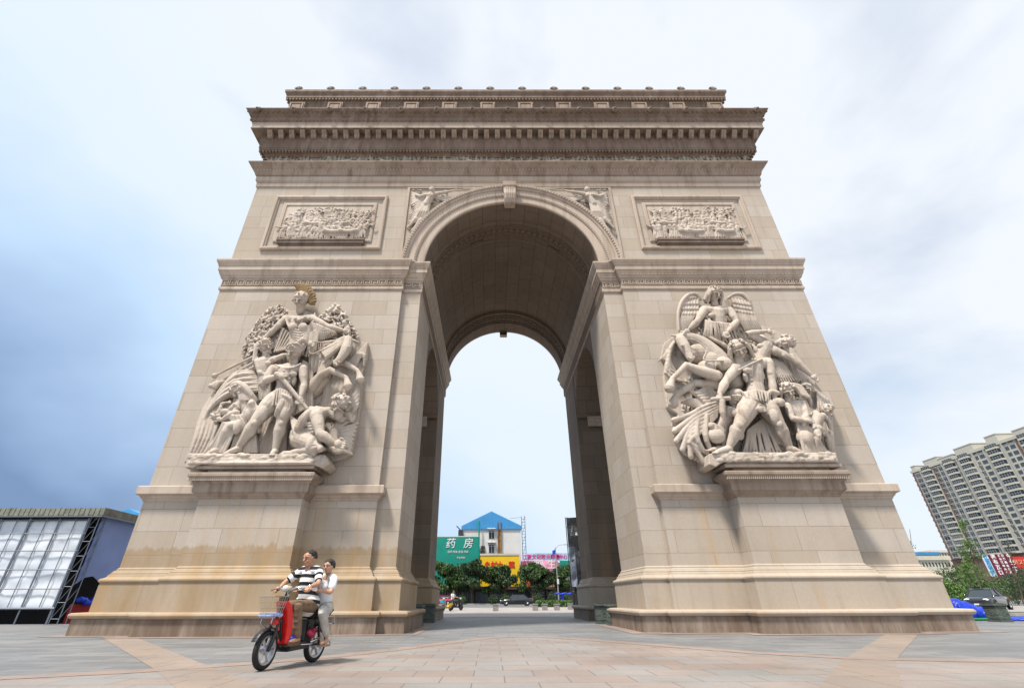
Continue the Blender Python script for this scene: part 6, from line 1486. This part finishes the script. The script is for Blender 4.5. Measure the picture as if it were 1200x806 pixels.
# local x runs along the facade towards the camera side; the seen face is local -y or +y
vw=Vector((CAM.x-A.x,CAM.y-A.y,0)); sgn=1 if (Matrix.Rotation(-ang,3,'Z')@vw).y>0 else -1
TL=Lf+40; F=17; fh=H/F
TC=mat('tower_cream',(.50,.48,.41),.8,var=.05,vs=.1); TR_=mat('tower_brown_red',(.17,.105,.085),.8); TG=mat('tower_glass',(.045,.06,.075),.15,spec=.5); _t=TG.node_tree; _oi=_t.nodes.new('ShaderNodeObjectInfo'); _r=_t.nodes.new('ShaderNodeValToRGB'); _r.color_ramp.interpolation='CONSTANT'; _e=_r.color_ramp.elements; _e[0].color=(.03,.045,.06,1); _e[1].position=.45; _e[1].color=(.07,.085,.095,1); _q=_e.new(.72); _q.color=(.14,.15,.15,1); _q=_e.new(.88); _q.color=(.02,.03,.04,1); _t.links.new(_oi.outputs['Random'],_r.inputs[0]); _t.links.new(_r.outputs[0],_t.nodes['Principled BSDF'].inputs['Base Color']); TB_=mat('tower_frame',(.42,.42,.40),.7)
def tb(b,x0,x1,d0,d1,z0,z1): b.bx(x0,x1,min(sgn*d0,sgn*d1),max(sgn*d0,sgn*d1),z0,z1)
b=MB(); tb(b,0,TL,-16,0,zb,A.z-1.2); b.build('wall',TC,tw)
b=MB(); tb(b,-1,TL,-14,-.4,0,zb-.02); b.build('lower_block',TR_,tw)
b=MB(); tb(b,-.6,TL,-16.5,.5,A.z-1.2,A.z); 
for (x0,x1,hh) in ((1,4,2.0),(11,21,2.6),(21.2,31,1.2),(33,44,3.0),(52,58,3.4),(66,80,2)): tb(b,x0,x1,-12,.3,A.z,A.z+hh); tb(b,x0-.2,x1+.2,-12.2,.45,A.z+hh,A.z+hh+.4)
b.build('parapet',TC,tw)
bays=[(2.2,4.2,0),(8,6.0,1),(17.6,3.4,0),(23.5,6.4,1),(33.5,6.4,1),(43.4,3.4,0),(50,6.6,1),(60,3.4,0),(67,6.6,1),(77,6.6,1)]
xs_=0
for (x0) in (1.0,6.6,15.8,22.2,32.2,42.0,48.6,58.4,65.6,75.6): 
    b=MB(); tb(b,x0-.18,x0+.18,0,.75,zb,A.z-1.3); b.build('vertical_rib',TR_ if int(x0)%2 else TB_,tw)
bal=MB(); nbal=0; restb=MB(); 
for (x0,w_,big) in bays:
    bm_=None
    for f in range(F):
        z=zb+f*fh
        if big:
            if nbal<100:
                q=empty('bay_window',parent=tw); q.location=(x0,0,z)
                if f==0:
                    k=MB(); k.prism([(0,0),(.5,sgn*1.3),(w_-.5,sgn*1.3),(w_,0)] if sgn>0 else [(0,0),(w_,0),(w_-.5,-1.3),(.5,-1.3)],.0,.85,'z'); sill0=k.build('sill',TC,q)
                    k=MB(); k.prism([(.15,0),(.6,sgn*1.15),(w_-.6,sgn*1.15),(w_-.15,0)] if sgn>0 else [(.15,0),(w_-.15,0),(w_-.6,-1.15),(.6,-1.15)],.86,fh-.25,'z'); pane0=k.build('pane',TG,q)
                    k=MB()
                    for j in range(5): X=.6+(w_-1.2)*j/4; tb(k,X-.05,X+.05,1.16,1.22,.86,fh-.25)
                    tb(k,.5,w_-.5,1.16,1.24,fh*.62,fh*.62+.09); frame0=k.build('frame',TB_,q)
                else:
                    for s0 in (sill0,pane0,frame0): n_=bpy.data.objects.new(s0.name.split('.')[0],s0.data); COL.objects.link(n_); n_.parent=q
                nbal+=1
smallw=[]
for (x0,w_) in ((2.0,3.6),(6.9,1.0),(16.2,2.0),(19.0,2.4),(30.4,1.2),(42.3,1.6),(44.8,2.6),(58.8,1.8),(61.5,2.4),(74,1.2)):
    for f in range(F): smallw.append((x0,w_,zb+f*fh))
md=None; keep={}
smallw.sort(key=lambda t:(t[0]))
rest=MB()
for i,(x0,w_,z) in enumerate(smallw):
    if i<100:
        if w_ not in keep:
            k=MB(); tb(k,0,w_,.02,.12,.8,fh-.35); k.add([],[]); o=k.build('window',TG,tw); keep[w_]=o.data
            k=MB(); 
            for X in (0,w_/2-.05,w_-.1): tb(k,X,X+.1,.121,.2,.8,fh-.35)
            tb(k,-.1,w_+.1,.03,.5,.45,.78); fo=k.build('frame',TB_,o); keep[(w_,'f')]=fo.data; o.location=(x0,0,z)
        else:
            o=bpy.data.objects.new('window',keep[w_]); COL.objects.link(o); o.parent=tw; o.location=(x0,0,z); n_=bpy.data.objects.new('frame',keep[(w_,'f')]); COL.objects.link(n_); n_.parent=o
    else: tb(rest,x0,x0+w_,.02,.12,z+.8,z+fh-.35)
o=rest.build('far_windows',TG,tw); o['kind']='stuff'
for f in range(F):
    z=zb+f*fh; b=MB(); tb(b,-1.9,0,-5,-1,z,z+.9); tb(b,-1.7,0,-4.8,-1.2,z+.91,z+fh-.5); b.build('side_balcony',mat('grey_blue_balcony',(.20,.24,.27),.5),tw)
# ---- distant low blocks at the right
for i,(x0,x1,yt,Y,m_,lab) in enumerate(((1078,1112,656,160,CRM,'low pale distant block under the apartment tower'),(1076,1100,650,230,BLU,'distant long roof with blue top beyond the low block'),(1092,1122,647,300,WHT,'hazy far block left of the tower foot'))):
    a=px(x0,yt,Y); c=px(x1,yt,Y); o=empty('distant_building',((a.x+c.x)/2,Y,0),0,lab,'building','distant low buildings at the right'); b=MB(); b.bx(a.x,c.x,Y,Y+12,0,a.z); child(b.build('wall',CRM),o)
    b=MB(); b.bx(a.x-.5,c.x+.5,Y-.5,Y+12.5,a.z,a.z+1.3); child(b.build('roof',m_),o); b=MB()
    for k in range(9):
        for r in range(3): X=a.x+(c.x-a.x)*(k+.3)/9; b.bx(X,X+(c.x-a.x)*.05,Y-.05,Y-.002,a.z-2-r*3.2,a.z-.7-r*3.2)
    wo=child(b.build('window',TG),o); wo['kind']='stuff'
# banners at the tower foot
def banner(label,x0,y0,x1,y1,Y,m,txt,tm,size=1.,cols=1):
    a=px(x0,y0,Y); c=px(x1,y1,Y); zt,zb_=a.z,c.z; s=empty('banner_sign',((a.x),Y,0),0,label,'banner','upright banners at the foot of the tower'); w=abs(px(x1,y0,Y).x-a.x)
    b=MB(); b.bx(0,w,0,.12,zb_,zt); b.build('board',m,s); n=len(txt)//cols
    for cc in range(cols):
        for i in range(n): text('lettering',txt[cc*n+i],size,(w*(cc+.5)/cols,-.03,zt-(zt-zb_)*(i+.5)/n),FR,tm,s,.02,1.,0,.02)
    for X in (.1,w-.1):
        b=MB(); b.tube([(X,.2,0),(X,.2,zt)],.06,6); b.build('pole',DKM,s)
MAR=mat('maroon_board',(.20,.012,.04),.5); LBL=mat('light_blue_board',(.62,.72,.82),.5); BLL=mat('sky_blue_letters',(.03,.30,.62),.5)
banner('white banner with sky blue characters left of the maroon boards',1150,650,1157,675,60,LBL,'江苏银行',BLL,.72); banner('maroon banner with large white characters beside the white banner',1158.5,649.5,1166,674,60,MAR,'福布瓦口',WTX,.66)
banner('maroon banner with three narrow columns of small characters',1167,649,1176,673,60,MAR,'工商贸中心大厦经典名城尚品',WTX,.34,2); banner('maroon banner with white characters next to the right edge',1177,648.5,1184,672,60,MAR,'中心工大',WTX,.62)
rs=empty('banner_sign',(px(1190,657,60).x,60,0),0,'bright red sign board at the right edge','sign'); b=MB(); a=px(1186,652,60); c=px(1206,665,60); b.bx(a.x,c.x,60,60.2,c.z,a.z); child(b.build('board',mat('bright_red_board',(.55,.03,.02),.5)),rs); child(text('lettering','好又多',.7,((a.x+c.x)/2,59.95,(a.z+c.z)/2),FR,mat('pale_orange_letters',(.80,.45,.28),.5)),rs)
for X in (a.x+.3,c.x-.3): b=MB(); b.tube([(X,60.3,0),(X,60.3,a.z)],.08,6); child(b.build('pole',DKM),rs)
# ---- saplings, bushes at the right
def sapling(x,ybase,Y,topx,topy,label,seed,n=420,lm=LF2):
    a=px(x,700,Y); tp=px(topx,topy,Y); g=random.Random(seed); t=empty('young_tree',(a.x,Y,0),0,label,'tree','slim young trees at the right'); H=tp.z; dx=tp.x-a.x
    b=MB(); tr=[Vector((dx*k/8*(k/8)**.3+g.uniform(-.06,.06),g.uniform(-.05,.05),H*k/8)) for k in range(9)]; b.tube(tr,[.055*(1-.08*k) for k in range(9)],7); cl=[]
    for k in range(16):
        q=g.uniform(.30,.97); p_=tr[int(q*8)]; d=Vector((g.uniform(-1,1),g.uniform(-.6,.6),g.uniform(.3,.9)))*H*.16*(1.25-q); b.tube([p_,p_+d*.5,p_+d],[.022,.015,.006],5); cl+= [(p_.x+d.x,p_.y+d.y,p_.z+d.z,1,H*.055),(p_.x+d.x*.6,p_.y+d.y*.6,p_.z+d.z*.6,.5,H*.04)]
    b.build('trunk',BARK,t,smooth=True); b=MB(); leafcloud(b,cl,n,.085,seed,.9); b.build('crown',lm,t,recalc=False)
sapling(1152,690,26,1127,603,'tall slim young tree with bright leaves before the tower',31,900); sapling(1140,690,30,1130,640,'short young tree left of the white banner',32,700); sapling(1076,650,34,1066,620,'thin young tree just clear of the right pier',33,420,LF)
sapling(1196,680,26,1180,630,'dark bare young tree at the right edge',34,120,LFD)
def bush(x,yt,Y,r,label,seed,lm): 
    a=px(x,yt,Y); t=empty('bush',(a.x,Y,0),0,label,'bush','bushes behind the right pier'); b=MB(); H=a.z; leafcloud(b,[(0,0,H*.5,1,H*.55),(r*.6,0,H*.45,.8,H*.5),(-r*.6,0,H*.4,.8,H*.5),(r*.2,.3,H*.75,.5,H*.3)],2200,.11,seed,.85); b.build('foliage',lm,t,recalc=False); b=MB(); b.tube([(0,0,0),(0,0,H*.6)],.06,6); b.build('stem',BARK,t)
bush(1109,660,36,2.0,'dark green bush nearest the right pier',41,LF); bush(1128,658,38,1.8,'bright green bush below the slim young tree',42,LF2); bush(1140,676,33,1.4,'low bush behind the black sedan bonnet',43,LF); bush(1192,664,44,3.2,'large dark bush behind the sedan at the right edge',44,LFD); bush(1108,680,30,1.2,'low round bush by the red and blue cloth',45,LF2); bush(1176,672,46,2.4,'dark bush under the maroon boards',46,LFD)
# ================================================================ ground
def paving(name,c1,c2,c3,bw,bh,joint=(.10,.09,.085),rot=0,mort=.008):
    m=bpy.data.materials.new(name); m.use_nodes=True; t=m.node_tree; b=t.nodes['Principled BSDF']; b.inputs['Roughness'].default_value=.62
    pos=N(t,'ShaderNodeNewGeometry').outputs['Position']
    mp=N(t,'ShaderNodeMapping'); mp.inputs['Rotation'].default_value=(0,0,rot); t.links.new(pos,mp.inputs[0])
    br=N(t,'ShaderNodeTexBrick'); t.links.new(mp.outputs[0],br.inputs['Vector']); br.inputs['Scale'].default_value=1
    br.inputs['Brick Width'].default_value=bw; br.inputs['Row Height'].default_value=bh; br.inputs['Mortar Size'].default_value=mort; br.inputs['Mortar Smooth'].default_value=.2
    br.inputs['Color1'].default_value=(0,0,0,1); br.inputs['Color2'].default_value=(1,1,1,1); br.inputs['Mortar'].default_value=(.5,.5,.5,1); br.offset=.5
    r=N(t,'ShaderNodeValToRGB'); e=r.color_ramp.elements; e[0].color=(*c1,1); e[1].color=(*c3,1); q=e.new(.5); q.color=(*c2,1); r.color_ramp.interpolation='LINEAR'
    t.links.new(br.outputs['Color'],r.inputs[0])
    n1=tnoise(t,pos,.45,5); n2=tnoise(t,pos,30,4,.7)
    k=math_(t,'MULTIPLY',ramp(t,n1,.3,.7,.84,1.14),ramp(t,n2,.25,.75,.9,1.1))
    s=N(t,'ShaderNodeVectorMath',operation='SCALE'); t.links.new(r.outputs[0],s.inputs[0]); t.links.new(k,s.inputs['Scale'])
    col=mixc(t,math_(t,'MULTIPLY',br.outputs['Fac'],.7),s.outputs[0],joint)
    sc2=N(t,'ShaderNodeVectorMath',operation='SCALE'); sc2.inputs['Scale'].default_value=.80; t.links.new(col,sc2.inputs[0]); col=sc2.outputs[0]
    st=ramp(t,tnoise(t,pos,1.3,6,.7),.54,.72); col=mixc(t,math_(t,'MULTIPLY',st,.34),col,(.12,.11,.10))
    sp=ramp(t,tnoise(t,pos,95,2,.5),.70,.76); col=mixc(t,math_(t,'MULTIPLY',sp,.5),col,(.08,.07,.06)); gm=ramp(t,tnoise(t,pos,7,3,.5),.68,.72); col=mixc(t,math_(t,'MULTIPLY',gm,.35),col,(.13,.12,.11))
    t.links.new(col,b.inputs['Base Color'])
    bp=N(t,'ShaderNodeBump'); bp.inputs['Strength'].default_value=.3; bp.inputs['Distance'].default_value=.006
    t.links.new(math_(t,'SUBTRACT',math_(t,'MULTIPLY',n2,.3),br.outputs['Fac']),bp.inputs['Height']); t.links.new(bp.outputs[0],b.inputs['Normal'])
    t.links.new(ramp(t,n1,.3,.7,.5,.75),b.inputs['Roughness'])
    MATS[name]=m; return m
GREY=paving('grey_granite_paving',(.20,.207,.217),(.24,.243,.248),(.285,.28,.278),.9,.30)
PINK=paving('pink_granite_paving',(.34,.268,.23),(.365,.31,.28),(.32,.31,.30),.80,.55)
PINKR=paving('pink_granite_band',(.37,.265,.22),(.39,.29,.245),(.35,.29,.255),1.0,.5)
TAN=paving('tan_granite_band',(.35,.275,.225),(.37,.295,.245),(.33,.28,.245),.6,.9)
PALE=paving('pale_granite_paving',(.44,.39,.355),(.42,.375,.345),(.39,.365,.35),1.2,1.2)
def sheet(name,poly,z,m,thick=0):
    b=MB(); b.add([(x,y,z) for x,y in poly],[tuple(range(len(poly)))]); o=b.build(name,m,recalc=False); 
    if o.data.polygons[0].normal.z<0: o.data.flip_normals()
    o['kind']='structure'; return o
sheet('ground',[(-1500,-400),(1500,-400),(1500,2500),(-1500,2500)],-.02,mat('far_ground',(.22,.21,.19),.9,var=.2,vs=.02))
sheet('plaza',[(-90,-60),(90,-60),(90,55),(-90,55)],0,GREY)
ring=[(-90,-60)]+[(-90,-9.2),(-30,-9.0),(-12,-8.8),(-7.5,-8.55),(-6.2,-8.0),(-4.9,-7.1),(-3.9,-6.1),(-3.1,-5.0),(-2.4,-3.8),(-1.7,-2.6),(-1.0,-1.7),(-.3,-1.35),(.4,-1.5),(1.1,-2.1),(2.0,-3.2),(3.0,-4.6),(4.0,-5.9),(5.1,-6.8),(6.6,-7.2),(9,-7.4),(14,-7.6),(90,-8)]+[(90,-60)]
sheet('plaza_circle',ring,.002,PINK)
# rose border along the edge of the circle
edge=ring[1:-1]; inner=[]
for i,(x,y) in enumerate(edge):
    a=Vector(edge[max(i-1,0)]); c=Vector(edge[min(i+1,len(edge)-1)]); d=(c-a).normalized(); inner.append((x+d.y*.42,y-d.x*.42))
b=MB(); n=len(edge); b.add([(x,y,.006) for x,y in edge]+[(x,y,.006) for x,y in inner],[(i,i+n,i+n+1,i+1) for i in range(n-1)]); o=b.build('plaza_border',PINKR,recalc=False); o['kind']='structure'
for poly in ([(-11.9,-.85),(-10.9,-.95),(-5.15,-7.75),(-5.8,-8.05)],[(-5.8,-8.05),(-5.15,-7.75),(-3.05,-10.3),(-3.65,-10.8)],[(11.2,-.8),(10.3,-.8),(4.7,-7.2),(5.4,-7.4)],[(5.4,-7.4),(4.7,-7.2),(2.0,-10.7),(2.6,-11.2)]):
    sheet('paving_band',poly,.004,TAN)
# border course hugging the piers
for sx in (-1,1):
    pth=mir(FL,-sx,1); b=MB(); b.sweep(pth,[(.50,.0085),(.95,.0085)]); o=b.build('paving_band',PINKR,recalc=False); o['kind']='structure'
for y0,y1 in ((13.2,13.9),):
    sheet('paving_band',[(-3.3,y0),(3.3,y0),(3.3,y1),(-3.3,y1)],.010,PINKR)
sheet('forecourt',[(-90,14.5),(90,14.5),(90,55),(-90,55)],.003,PALE)
